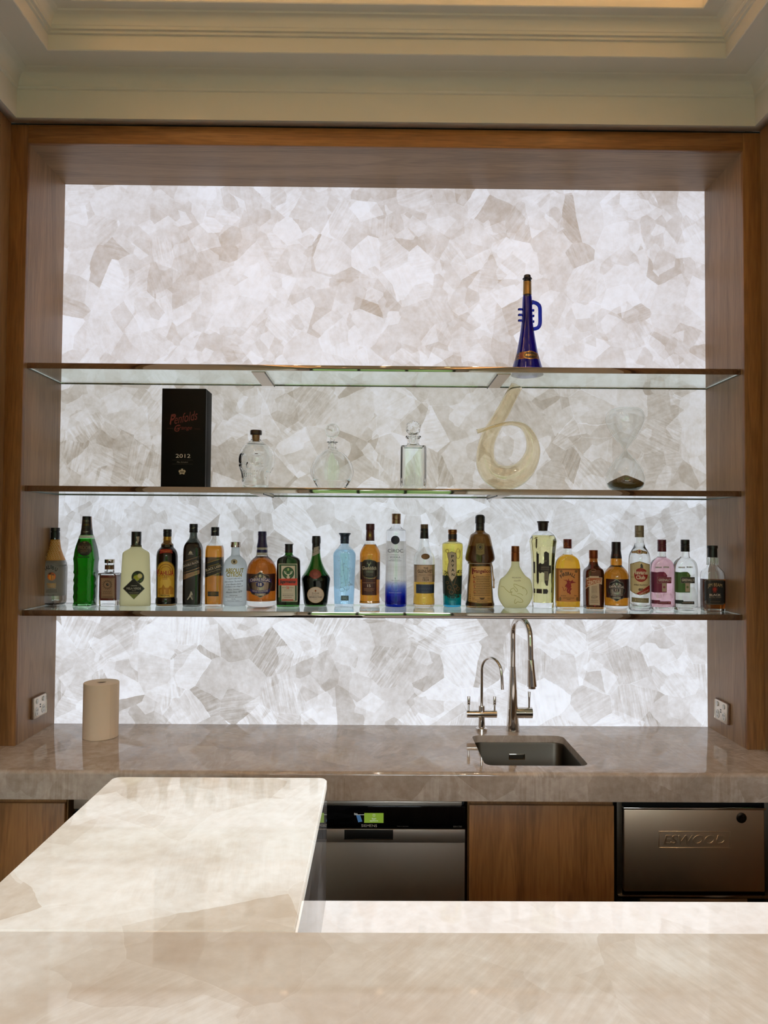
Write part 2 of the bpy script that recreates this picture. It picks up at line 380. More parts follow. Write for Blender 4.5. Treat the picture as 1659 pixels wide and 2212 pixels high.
# oak lining and casing of the niche
t = empty('trim_1', kind='structure')
box('reveal_board', -W - .02, -W, -D + .02, .0, 0, H, M['oak'], t)
box('reveal_board', W, W + .02, -D + .02, .0, 0, H, M['oak'], t)
box('soffit_board', -W - .02, W + .02, -D + .02, .0, H, H + .02, M['oak_x'], t)
t = empty('trim_2', kind='structure')
box('stile', -XW + .0005, -W, -D, -D + .02, .0005, H + .077, M['oak_warm'], t, .0012)
box('stile', W, XW - .0005, -D, -D + .02, .0005, H + .077, M['oak_warm'], t, .0012)
box('top_rail', -W, W, -D, -D + .02, H, H + .077, M['oak_dimlit_x'], t, .0012)
tag(box('trim_3', -XW, XW, -D + .006, -D + .02, H + .077, H + .0855, M['gap']), kind='structure')

# ceiling: cornice and two stepped trays, mitred around the room
CEIL = [(0, 0, 3.19), (-.04, -.04, 3.19), (-.04, -.04, 2.5855)]
prof = [(0.0, 0.0, 2.5855), (.041, .041, 2.5855), (.041, .041, 2.700), (.048, .048, 2.704), (.050, .050, 2.709)]
for i in range(9):               # lower cove
    a = i / 8 * math.pi / 2
    prof.append((.052 + .052 * (1 - math.cos(a)), .052 + .048 * (1 - math.cos(a)), 2.711 + .047 * math.sin(a)))
prof += [(.112, .108, 2.762), (.238, .200, 2.762), (.240, .202, 2.764), (.240, .202, 2.822), (.250, .212, 2.824), (.250, .212, 2.833), (.262, .222, 2.835), (.262, .222, 2.845)]
for i in range(9):
    a = i / 8 * math.pi / 2
    prof.append((.265 + .035 * (1 - math.cos(a)), .225 + .032 * (1 - math.cos(a)), 2.848 + .034 * math.sin(a)))
prof += [(.305, .262, 2.887), (.372, .300, 2.887), (.374, .302, 2.889), (.374, .302, 2.925), (.20, .16, 2.925), (.20, .16, 3.11)]
rs = []
for a, b, z in prof:
    x = XW - a; y1 = -D - b + .001; y0 = YB + b
    rs.append([(-x, y0, z), (x, y0, z), (x, y1, z), (-x, y1, z)])
v_, f_ = rings(rs, False, True)
ce = mesh_obj('ceiling', v_, f_, M['plaster'], smooth=25); tag(ce, kind='structure')
sd = ce.modifiers.new('thickness', 'SOLIDIFY'); sd.thickness = .004; sd.offset = 0
tag(box('ceiling.001', -XW - .1, XW + .1, YB - .1, .1, 3.2, 3.3, M['plaster']), kind='structure')
# warm cove strips lying on the tray ledge
for (x0, x1, y0, y1, wh) in ((-1.3, 1.3, -.60, -.585, 'above the bar niche'), (-1.3, -1.285, YB + .6, -.62, 'along the left wall'), (1.285, 1.3, YB + .6, -.62, 'along the right wall')):
    s = box('led_strip', x0, x1, y0, y1, 2.927, 2.934, M['led']); tag(s, 'warm led strip on the ledge of the ceiling tray ' + wh, 'light strip', 'led strips in the ceiling tray')
# recessed downlights
for i, (x, y) in enumerate([(-.75, -1.6), (0.0, -1.6), (.75, -1.6), (-.75, -3.1), (0, -3.4), (.75, -3.1), (-.6, -4.8), (.6, -4.8)]):
    e = empty('downlight', (x, y, 3.11), 'small round recessed ceiling downlight, ' + ('left one nearest the bar niche', 'middle one nearest the bar niche', 'right one nearest the bar niche', 'left one over the bar', 'middle one over the bar', 'right one over the bar', 'left one near the window', 'right one near the window')[i], 'ceiling light', 'downlights in the ceiling tray')
    v_, f_ = lathe([(.036, -.002), (.052, -.002), (.052, -.008), (.036, -.008)]); mesh_obj('bezel', *rings([[(r * math.cos(a * math.pi / 12), r * math.sin(a * math.pi / 12), z) for a in range(24)] for r, z in ((.034, -.001), (.05, -.001), (.05, -.006), (.034, -.006))], False, False), M['nickel'], e)
    mesh_obj('lens', *lathe([(.034, -.004), (.033, -.007), (.02, -.012)], 20), M['bulb'], e)
    ld = bpy.data.lights.new('downlight', 'SPOT'); ld.energy = DOWN_W * 4; ld.color = (1, .82, .64); ld.spot_size = 2.0; ld.spot_blend = .8; ld.shadow_soft_size = .03
    lo = bpy.data.objects.new('downlight_lamp', ld); COL.objects.link(lo); lo.parent = e; lo.location = (0, 0, -.03)

# ---------------------------------------------------------------- back counter with sink
SX0, SX1, SY0, SY1 = .389, .786, -.575, -.165
def rrect(x0, x1, y0, y1, r, n=6):
    p = []
    for cx, cy, a0 in ((x1 - r, y1 - r, 0), (x0 + r, y1 - r, 90), (x0 + r, y0 + r, 180), (x1 - r, y0 + r, 270)):
        for k in range(n + 1):
            a = math.radians(a0 + 90 * k / n); p.append((cx + r * math.cos(a), cy + r * math.sin(a)))
    return p
def counter_mesh():
    # side profile (y, z) swept along x, then the sink opening cut
    pr = [(-.004, 0), (-.004, -.03), (-.60, -.03), (-.60, -.104), (-.66, -.104)]
    for k in range(7):
        a = math.pi + (math.pi / 2) * k / 6 if False else math.pi - (math.pi / 2) * k / 6
        pr.append((-.646 + .014 * math.cos(a), -.014 + .014 * math.sin(a)))
    v_, f_ = rings([[(x, y, z) for y, z in pr] for x in (-XW + .0007, XW - .0007)])
    o = mesh_obj('stone_top', v_, f_, M['q_counter'], smooth=0)
    c = mesh_obj('cutter', *rings([[(x, y, z) for x, y in rrect(SX0, SX1, SY0, SY1, .035)] for z in (-.2, .1)]), M['q_counter'], smooth=0)
    bmx = bmesh.new(); bmx.from_mesh(c.data); bmesh.ops.recalc_face_normals(bmx, faces=bmx.faces); bmx.to_mesh(c.data); bmx.free()
    bmx = bmesh.new(); bmx.from_mesh(o.data); bmesh.ops.recalc_face_normals(bmx, faces=bmx.faces); bmx.to_mesh(o.data); bmx.free()
    md = o.modifiers.new('cut', 'BOOLEAN'); md.object = c; md.operation = 'DIFFERENCE'; md.solver = 'EXACT'
    bpy.context.view_layer.update()
    me = bpy.data.meshes.new_from_object(o.evaluated_get(bpy.context.evaluated_depsgraph_get()))
    bpy.data.objects.remove(c); bpy.data.objects.remove(o)
    me.shade_smooth(); me.set_sharp_from_angle(angle=math.radians(35))
    return me
ct = bpy.data.objects.new('quartz_counter', counter_mesh()); COL.objects.link(ct)
tag(ct, 'polished grey-brown quartz counter running under the glowing wall, with a thick front edge', 'countertop')
# sink bowl
sk = empty('sink', ((SX0 + SX1) / 2, (SY0 + SY1) / 2, -.03), 'square undermounted steel sink bowl set into the quartz counter', 'sink')
ox, oy = sk.location.x, sk.location.y
rs = []
for dx, z in ((.022, -.0005), (-.002, -.0005), (-.004, -.006), (-.006, -.16), (-.02, -.185), (-.05, -.192)):
    rs.append([(x - ox, y - oy, z) for x, y in rrect(SX0 - dx, SX1 + dx, SY0 - dx, SY1 + dx, .04 if dx > -.03 else .03)])
v_, f_ = rings(rs, False, True); bwl = mesh_obj('bowl', v_, f_, M['steel_dark'], sk, 50)
sd = bwl.modifiers.new('sheet', 'SOLIDIFY'); sd.thickness = .0012; sd.offset = -1
v_, f_ = lathe([(.045, -.191), (.045, -.188), (.03, -.188), (.028, -.19)]); mesh_obj('drain', v_, f_, M['nickel'], sk)
ov = box('overflow_plate', -.036, .034, SY1 - oy - .0105, SY1 - oy - .006, -.072, -.046, M['nickel'], sk, .003)
box('overflow_slot', -.030, .028, SY1 - oy - .0112, SY1 - oy - .0106, -.067, -.051, M['steel_dark'], ov)

# ---------------------------------------------------------------- taps
def filter_tap():
    e = empty('filter_tap', (.445, -.085, .0004), 'small two-handled swan-neck steel filter tap, left of the tall tap behind the sink', 'tap')
    k = .00040
    v_, f_ = lathe([(.026, 0), (.026, .010), (.022, .013), (.0150, .014), (.0145, .106), (.0135, .110), (.007, .1105)]); mesh_obj('body', v_, f_, M['chrome'], e)
    mesh_obj('crossbar', *cylx(-.067, .067, .0165, 0, .073), M['chrome'], e)
    pts = [(0, 0, .108), (0, 0, .18), (0, 0, .268)]
    for i in range(1, 19):
        a = i / 18 * 2.75; pts.append((.036 * (1 - math.cos(a)), -.05 * (1 - math.cos(a)), .268 + .062 * math.sin(a)))
    p = pts[-1]; pts.append((p[0] + .004, p[1] - .003, p[2] - .035)); pts.append((p[0] + .006, p[1] - .005, p[2] - .088))
    mesh_obj('spout', *tube(pts, .0068, 16), M['chrome'], e)
    for s in (-1, 1):
        v_, f_ = lathe([(.0042, .085), (.0042, .112), (.0068, .114), (.0072, .150), (.0066, .151)], 20, (s * .058, 0)); mesh_obj('handle', v_, f_, M['chrome'], e)
    return e
def mixer_tap():
    e = empty('mixer_tap', (.586, -.079, .0004), 'tall chrome pull-out mixer tap with side lever, standing behind the sink', 'tap')
    v_, f_ = lathe([(.031, 0), (.0305, .008), (.0275, .04), (.0235, .10), (.0195, .18), (.0155, .25), (.0135, .283), (.0125, .2835)]); mesh_obj('body', v_, f_, M['chrome'], e)
    pts = [(0, 0, .284), (0, 0, .34), (0, 0, .40), (0, 0, .433)]
    for i in range(1, 13):
        a = i / 12 * math.pi; pts.append((.021 * (1 - math.cos(a)), -.085 * (1 - math.cos(a)), .433 + .076 * math.sin(a)))
    pts.append((.043, -.171, .385)); pts.append((.044, -.172, .345))
    mesh_obj('neck', *tube(pts, .0122, 20), M['chrome'], e)
    hd = mesh_obj('spray_head', *tube([(.044, -.172, .345), (.0442, -.172, .344), (.046, -.173, .30), (.049, -.174, .232), (.049, -.174, .2315)], [.0125, .0138, .0165, .0212, .0195], 24), M['chrome'], e)
    mesh_obj('nozzle', *tube([(.049, -.174, .236), (.0492, -.174, .2225), (.0492, -.174, .222)], [.016, .0155, .008], 20), M['nickel'], hd)
    mesh_obj('valve', *join(cylx(.012, .049, .0245, 0, .078), cylx(.0515, .086, .0245, 0, .078), cylx(.049, .0515, .022, 0, .078)), M['chrome'], e)
    mesh_obj('lever', *tube([(.073, 0, .098), (.0735, 0, .13), (.0735, 0, .172)], [.0042, .0048, .0068], 16), M['chrome'], e)
    return e
filter_tap(); mixer_tap()

# ---------------------------------------------------------------- glass shelves with mirrored edges
def shelf(z, label, brackets=True):
    e = empty('glass_shelf', (0, 0, z), label, 'shelf')
    box('glass', -W + .003, W - .003, -.322, -.0052, -.019, 0, M['shelf'], e)
    for a in ((-W + .0006, W - .0006, -.0050, -.0004), (-W + .0006, -W + .0028, -.3215, -.0052), (W - .0028, W - .0006, -.3215, -.0052)): box('seal', a[0], a[1], a[2], a[3], -.0225, .0002, M['seal'], e)
    bm = bmesh.new(); bm_box(bm, -W + .0008, W - .0008, -.327, -.3221, -.0235, .0006, .0012, 2); bm_obj('edge_strip', bm, M['trim_metal'], e)
    if brackets:
        for x in (-.538, .506):
            bm = bmesh.new(); bm_box(bm, x - .030, x + .030, -.290, -.0055, -.0235, -.0195, .0004, 1)
            bk = bm_obj('bracket', bm, M['steel'], e); bm = bmesh.new()
            bm_box(bm, x + (.0262 if x < 0 else -.0300), x + (.0300 if x < 0 else -.0262), -.290, -.0055, -.028, -.0236, .0004, 1)
            bm_obj('bracket_edge', bm, M['black'], bk)
    return e
shelf(1.5819, 'top glass shelf with mirrored front edge, carrying only the blue trumpet bottle')
shelf(1.0664, 'middle glass shelf with mirrored front edge, carrying the black box and clear decanters')
shelf(.5495, 'lowest glass shelf with mirrored front edge, carrying the long row of liquor bottles')

# ---------------------------------------------------------------- power points on the niche sides
def outlet(s, label):
    y0, y1, z0, z1 = (-.230, -.108, .073, .165) if s < 0 else (-.216, -.094, .060, .156)
    yc, zc = (y0 + y1) / 2, (z0 + z1) / 2
    e = empty('power_point', (s * W, yc, zc), label, 'power outlet')
    def bx(name, a, b, c, d, e0, e1, m, par, bev=0):
        xs = sorted((-s * e0, -s * e1)); return box(name, xs[0], xs[1], a, b, c, d, m, par, bev)
    bx('back_box', -.061, .061, -.046, .046, .0003, .010, paint((96, 62, 38)), e, .003)
    bx('plate', -.059, .059, -.044, .044, .0101, .013, M['steel'], e, .004)
    for q in (-1, 1):
        v_, f_ = rings([[(-s * x, q * .030 + .0155 * math.cos(a * math.pi / 12), -.018 + .0185 * math.sin(a * math.pi / 12)) for a in range(24)] for x in (.0131, .0145)]); so = mesh_obj('socket', v_, f_, M['white_plastic'], e)
        for dy, dz in ((-.006, .006), (.006, .006), (0, -.009)):
            bx('pin_slot', q * .030 + dy - .0013, q * .030 + dy + .0013, -.018 + dz - .004, -.018 + dz + .004, .0146, .0149, M['black'], so)
        v_, f_ = rings([[(-s * x, q * .030 + .009 * math.cos(a * math.pi / 12), .026 + .0105 * math.sin(a * math.pi / 12)) for a in range(24)] for x in (.0131, .0165)]); mesh_obj('switch', v_, f_, M['white_plastic'], e)
    for dz in (.006, -.004): bx('usb_slot', -.005, .005, dz - .003, dz + .003, .0131, .0136, M['black'], e)
outlet(-1, 'metal double power outlet on the left niche side, near the paper towel')
outlet(1, 'metal double power outlet on the right niche side, right of the sink')

# ---------------------------------------------------------------- paper towel
e = empty('paper_towel_roll', (-1.207, -.213, .0004), 'brown paper towel roll standing on the quartz counter at the left', 'paper towel')
R_, Hh = .0725, .232
prof2 = [(.020, 0), (R_ - .002, 0), (R_, .002), (R_, Hh - .002), (R_ - .002, Hh), (.021, Hh), (.020, Hh - .001)]
v_, f_ = rings([[(r * math.cos(a * math.pi / 32), r * math.sin(a * math.pi / 32), z) for a in range(64)] for r, z in prof2], False, False)
n_ = 64; k_ = (len(prof2) - 1) * n_; f_ += [(k_ + j, k_ + (j + 1) % n_, (j + 1) % n_, j) for j in range(n_)]
mesh_obj('paper', v_, f_, mat('brown paper', (214, 192, 166), .85), e)
v_, f_ = rings([[(r * math.cos(a * math.pi / 16), r * math.sin(a * math.pi / 16), z) for a in range(32)] for r, z in ((.0198, .0005), (.0198, Hh - .004), (.0180, Hh - .004), (.0180, .0005))], False, False)
f_ += [(96 + j, 96 + (j + 1) % 32, (j + 1) % 32, j) for j in range(32)]
mesh_obj('core', v_, f_, mat('cardboard', (110, 92, 78), .9), e)
pg = [(R_ * math.cos(a) * 1.004, R_ * math.sin(a) * 1.004) for a in [math.radians(-40 + i * 4) for i in range(8)]]
v_, f_ = rings([[(x * s, y * s, z) for z in (.002, Hh - .003)] for x, y in pg for s in (1,)], False, False)
v2 = []; 
for x, y in pg: v2 += [(x, y, .002), (x, y, Hh - .003), (x * 1.006, y * 1.006, Hh - .003), (x * 1.006, y * 1.006, .002)]
f2 = [(4 * i + a, 4 * i + (a + 1) % 4, 4 * i + 4 + (a + 1) % 4, 4 * i + 4 + a) for i in range(len(pg) - 1) for a in range(4)] + [(0, 1, 2, 3), tuple(4 * (len(pg) - 1) + a for a in (3, 2, 1, 0))]
mesh_obj('loose_sheet', v2, f2, mat('brown paper flap', (208, 186, 160), .85), e)

# ---------------------------------------------------------------- units under the back counter
def cabinet(name, x0, x1, label):
    e = empty(name, ((x0 + x1) / 2, -.33, FLOOR), label, 'cabinet'); h = (x1 - x0) / 2
    for q in (-1, 1): box('side_board', min(q * h, q * (h - .018)), max(q * h, q * (h - .018)), -.28, .32, .001, .79, M['oak_warm'], e)
    box('bottom_board', -h + .018, h - .018, -.28, .32, .06, .078, M['oak_warm'], e)
    box('plinth', -h + .018, h - .018, -.25, -.235, .001, .06, M['gap'], e)
    box('back_board', -h + .018, h - .018, .305, .32, .078, .79, M['oak_warm'], e)
    box('finger_rail', -h + .012, h - .003, -.29, -.281, .745, .795, M['oak_warm'], e)
    box('door', -h + .003, h - .003, -.305, -.283, .08, .773, M['oak_warm'], e, .0015)
    return e
cabinet('base_cabinet', .318, .8625, 'oak base cabinet with plain door between the dishwasher and the steel glass washer')
cabinet('base_cabinet', -1.572, -1.172, 'oak base cabinet with plain door at the far left under the counter')
# dark fridge column beside the left cupboard
e = empty('undercounter_fridge', (-.72, -.33, FLOOR), 'dark-fronted undercounter appliance beside the left oak cupboard, mostly hidden by the bar', 'fridge')
box('body', -.43, .43, -.27, .30, .001, .79, M['black'], e)
box('vent_rail', -.43, .43, -.285, -.271, .745, .785, M['steel'], e, .002)
box('door', -.43, .425, -.295, -.272, .07, .735, M['gloss_black'], e, .003)
# dishwasher
e = empty('dishwasher', (.010, -.33, FLOOR), 'steel dishwasher with black control panel and lit green display', 'dishwasher')
box('body', -.2975, .2975, -.26, .31, .001, .79, M['black'], e)
box('top_rail', -.2975, .285, -.29, -.262, .765, .78, M['steel'], e, .002)
box('front_panel', -.2955, .2955, -.305, -.262, .03, .684, M['steel'], e, .002)
box('upper_front', -.2955, .2955, -.3075, -.3052, .636, .684, M['steel'], e, .0004)
cp_ = box('control_panel', -.2955, .2955, -.305, -.262, .686, .767, M['gloss_black'], e, .001)
box('edge_line', -.2955, .2955, -.3062, -.3052, .6845, .6865, M['nickel'], e)
box('handle_recess', -.151, .029, -.3095, -.3076, .649, .683, M['black'], e, .0005)
box('recess_lip', -.152, .030, -.3105, -.3096, .6475, .6495, M['nickel'], e)
G = mat('lit green display', (110, 140, 50), .3, emit=(128, 160, 52), es=.55); Bs = mat('lit blue icon', (60, 90, 130), .3, emit=(70, 110, 150), es=.5); Wt = mat('lit white lettering', (200, 200, 200), .4, emit=(200, 205, 200), es=.5)
fl = lambda x, y, off: (x, -.3052 - off * 1.5, y)
decal('display', [('r', -.119, .706, -.006, .748, mat('dark display', (8, 9, 14), .1)),
    ('r', -.078, .707, -.0065, .743, G), ('t', 'Start', -.042, .7225, .016, -.006, Wt), ('t', 'appliance', -.042, .7145, .030, -.006, Wt), ('f', -.046, .731, -.038, .739, .001, Wt),
    ('p', [(-.108, .735), (-.093, .735), (-.085, .712), (-.100, .709)], Bs), ('r', -.115, .736, -.078, .7375, Wt), ('t', 'Rinse', -.109, .741, .012, -.004, Wt)], fl, e, 0)
decal('maker_name', [('t', 'SIEMENS', -.0595, -.0, .058, -.0095, (185, 182, 178))], lambda x, y, off: (x, -.3052 - off, y + .6965), e, 0)
for pr_ in (('t', 'Made in Germany', .065, 0, .042, -.0045, (110, 106, 100)), ('t', 'BSH1700', .268, 0, .032, -.006, (110, 106, 100))): decal('small_print', [pr_], lambda x, y, off: (x, -.3052 - off, y + .6945), e, 0)
# glass washer
e = empty('glass_washer', (1.217, -.33, FLOOR), 'steel commercial glass washer with embossed door and round lock', 'glass washer')
box('body', -.347, .347, -.25, .31, .001, .79, M['steel_warm'], e)
box('side_frame', -.346, -.326, -.30, -.251, .03, .79, M['steel_dark'], e, .002)
box('side_frame', .205, .347, -.30, -.251, .03, .79, M['steel_dark'], e, .002)
box('dark_recess', -.3255, .2045, -.27, -.251, .03, .79, M['black'], e)
dr = box('door', -.322, .200, -.31, -.275, .462, .762, M['steel_warm'], e, .003)
box('door_lip', -.326, .203, -.318, -.300, .763, .771, M['nickel'], e, .002)
box('lower_rail', -.345, .347, -.312, -.271, .438, .449, M['nickel'], e, .002)
box('lower_panel', -.26, .14, -.300, -.271, .05, .432, M['steel_warm'], e, .002)
mesh_obj('lock', *rings([[(.114 + r * math.cos(a * math.pi / 12), y, .733 + r * math.sin(a * math.pi / 12)) for a in range(24)] for r, y in ((.019, -.310), (.019, -.3125), (.013, -.3145), (.012, -.3125), (.008, -.3125), (.007, -.316))], False, True), mat('lock', (60, 52, 44), .3, 1), e)
# embossed name plate: raised frame and raised letters pressed in the door
def raised_text(name, s, cx, cz, wd, ht, yf, dep, m, par, shear=.25):
    cu = bpy.data.curves.new(name, 'FONT'); cu.body = s; cu.extrude = .5; cu.resolution_u = 3; cu.shear = shear; cu.offset = .01
    o = bpy.data.objects.new(name, cu); COL.objects.link(o); bpy.context.view_layer.update()
    me = bpy.data.meshes.new_from_object(o.evaluated_get(bpy.context.evaluated_depsgraph_get())); bpy.data.objects.remove(o); bpy.data.curves.remove(cu)
    xs = [v.co.x for v in me.vertices]; ys = [v.co.y for v in me.vertices]; a, b = min(xs), max(xs); c, d = min(ys), max(ys)
    for v in me.vertices: v.co = (cx + ((v.co.x - a) / (b - a) - .5) * wd, yf - (dep if v.co.z > 0 else -.0005), cz + ((v.co.y - c) / (d - c) - .5) * ht)
    me.materials.clear(); me.materials.append(m); o = bpy.data.objects.new(name, me); COL.objects.link(o); o.parent = par; return o
emb = mat('embossed steel', (214, 194, 168), .34, 1)
raised_text('embossed_name', 'ESWOOD', -.060, .652, .232, .034, -.310, .0018, emb, e)
bm = bmesh.new()
for a in ((-.194, .0735, .680, .683), (-.194, .0735, .621, .624), (-.194, -.191, .6235, .6805), (.0705, .0735, .6235, .6805)): bm_box(bm, a[0], a[1], -.3118, -.309, a[2], a[3], .0006, 1)
bm_obj('embossed_frame', bm, emb, e)

# ---------------------------------------------------------------- bar in the foreground
ZB = .289
bar = empty('bar_counter', (.45, -2.3, FLOOR), 'glowing backlit quartz bar with a return on the left and a lower worktop behind', 'bar counter')
def P(x, y, z): return (x - .45, y + 2.3, z - FLOOR)
def slab(name, outline, z0, z1, m, bev=.0025):
    bm = bmesh.new(); fv = bm.faces.new([bm.verts.new(P(x, y, z0)) for x, y in outline])
    r = bmesh.ops.extrude_face_region(bm, geom=[fv]); bmesh.ops.translate(bm, verts=[q for q in r['geom'] if isinstance(q, bmesh.types.BMVert)], vec=(0, 0, z1 - z0))
    top = [ed for ed in bm.edges if all(abs(v.co.z - (z1 - FLOOR)) < 1e-6 for v in ed.verts)]
    bmesh.ops.bevel(bm, geom=top, offset=bev, segments=3, affect='EDGES')
    return bm_obj(name, bm, m, bar, 30)
def bb(name, x0, x1, y0, y1, z0, z1, m, bev=0):
    a = P(x0, y0, z0); b = P(x1, y1, z1); return box(name, a[0], b[0], a[1], b[1], a[2], b[2], m, bar, bev)
rc = .02
ret = [(-.655, -2.2545), (-.142, -2.2545)] + [(-.142 - rc + rc * math.cos(a), -1.583 - rc + rc * math.sin(a)) for a in [math.radians(15 * i) for i in range(7)]] + [(-.655 + rc + rc * math.cos(a), -1.583 - rc + rc * math.sin(a)) for a in [math.radians(90 + 15 * i) for i in range(7)]]
slab('return_top', ret, ZB - .02, ZB, M['q_bar'])
slab('front_top', [(-.655, -2.85), (1.5725, -2.85), (1.5725, -2.2555), (-.655, -2.2555)], ZB - .02, ZB, M['q_bar2'])
bb('return_side', -.162, -.1425, -2.25, -1.5870, .0003, ZB - .0205, M['q_side'])
bb('return_end', -.65, -.1425, -1.5865, -1.5835, FLOOR + .001, ZB - .0205, M['q_side'])
bb('return_side', -.652, -.632, -2.25, -1.60, FLOOR + .001, ZB - .0205, M['q_side'])
bb('inner_front', -.142, 1.572, -2.275, -2.256, .0003, ZB - .0205, M['q_side'])
bb('outer_front', -.65, 1.572, -2.84, -2.82, FLOOR + .001, ZB - .0205, M['q_side'])
bb('light_box', -.63, -.165, -2.24, -1.61, FLOOR + .1, ZB - .03, M['gap'])
bb('light_box', -.63, 1.57, -2.81, -2.28, FLOOR + .1, ZB - .03, M['gap'])
slab('lower_worktop', [(-.160, -2.274), (1.5725, -2.274), (1.5725, -1.587), (-.160, -1.587)], -.02, 0, M['q_work'], .0015)
bb('cupboard_front', -.141, 1.572, -1.62, -1.60, FLOOR + .001, -.021, M['oak'])

# ---------------------------------------------------------------- bottles
def glass(name, lc, rough=0.0, ior=1.5): return mat(name, trans=1, rough=rough, ior=ior, lc=lc)
def liq(name, lc): return mat(name, trans=1, rough=0, ior=1.36, lc=lc)
def ramp_glass(name, stops, z0, z1, rough=0.0):
    """coloured coating that changes up the bottle"""
    m = glass(name, (1, 1, 1), rough); n = m.node_tree.nodes; l = m.node_tree.links
    tc = n.new('ShaderNodeTexCoord'); s = n.new('ShaderNodeSeparateXYZ'); l.new(tc.outputs['Object'], s.inputs[0])
    r = n.new('ShaderNodeMapRange'); l.new(s.outputs[2], r.inputs[0]); r.inputs[1].default_value = z0; r.inputs[2].default_value = z1
    c = n.new('ShaderNodeValToRGB'); l.new(r.outputs[0], c.inputs[0]); e = c.color_ramp.elements
    e[0].position = stops[0][0]; e[0].color = stops[0][1] + (1,); e[1].position = stops[-1][0]; e[1].color = stops[-1][1] + (1,)
    for p, col in stops[1:-1]: x = e.new(p); x.color = col + (1,)
    l.new(c.outputs[0], n['Principled BSDF'].inputs['Base Color']); return m
M.update(dict(
    green=glass('green glass', (.35, .8, .38)), dkgreen=glass('dark green glass', (.09, .27, .07)), smoke=glass('smoked dark glass', (.25, .27, .25)),
    brown=glass('brown glass', (.34, .22, .09)), cobalt=glass('cobalt glass', (.0, .012, .30)), bluegl=glass('pale blue glass', (.76, .88, .95)),
    orange=glass('amber brown glass', (.50, .26, .09)),
    water=liq('clear spirit', (.985, .99, .99)), amber=liq('amber whisky', (.60, .23, .018)), amber2=liq('deep amber whisky', (.50, .14, .014)), gold=liq('golden whisky', (.74, .38, .02)),
    pale=liq('pale yellow liqueur', (.88, .80, .42)), melon=liq('green liqueur', (.006, .24, .006)), dark=liq('dark liqueur', (.010, .006, .004)), red=liq('red brown liqueur', (.085, .016, .008)),
    herb=liq('dark herbal liqueur', (.012, .009, .006)), pink=liq('pink gin', (.98, .62, .72)), hazel=liq('brown liqueur', (.30, .17, .05)), lightgold=liq('light golden whisky', (.80, .50, .07)),
    frost_white=frosted('white frosted glass', (232, 240, 242), .3), frost_yel=frosted('frosted yellow glass', (236, 230, 186), .35), frost_lime=frosted('frosted pale lime glass', (242, 238, 190), .3),
    coat_white=frosted('white coating', (238, 233, 224), .5, .5)))
BLK, WHT, GLD, SIL, CRM = (14, 13, 14), (222, 218, 210), (178, 140, 70, 1), (170, 160, 145, 1), (206, 188, 156)
LEANF = lambda px: (28 - 32 * (px - 130) / 1395) / 1165

def chaikin(p, it=2):
    for _ in range(it):
        q = [p[0]]
        for a, b in zip(p, p[1:]):
            q.append((a[0] * .75 + b[0] * .25, a[1] * .75 + b[1] * .25)); q.append((a[0] * .25 + b[0] * .75, a[1] * .25 + b[1] * .75))
        q.append(p[-1]); p = q
    return p

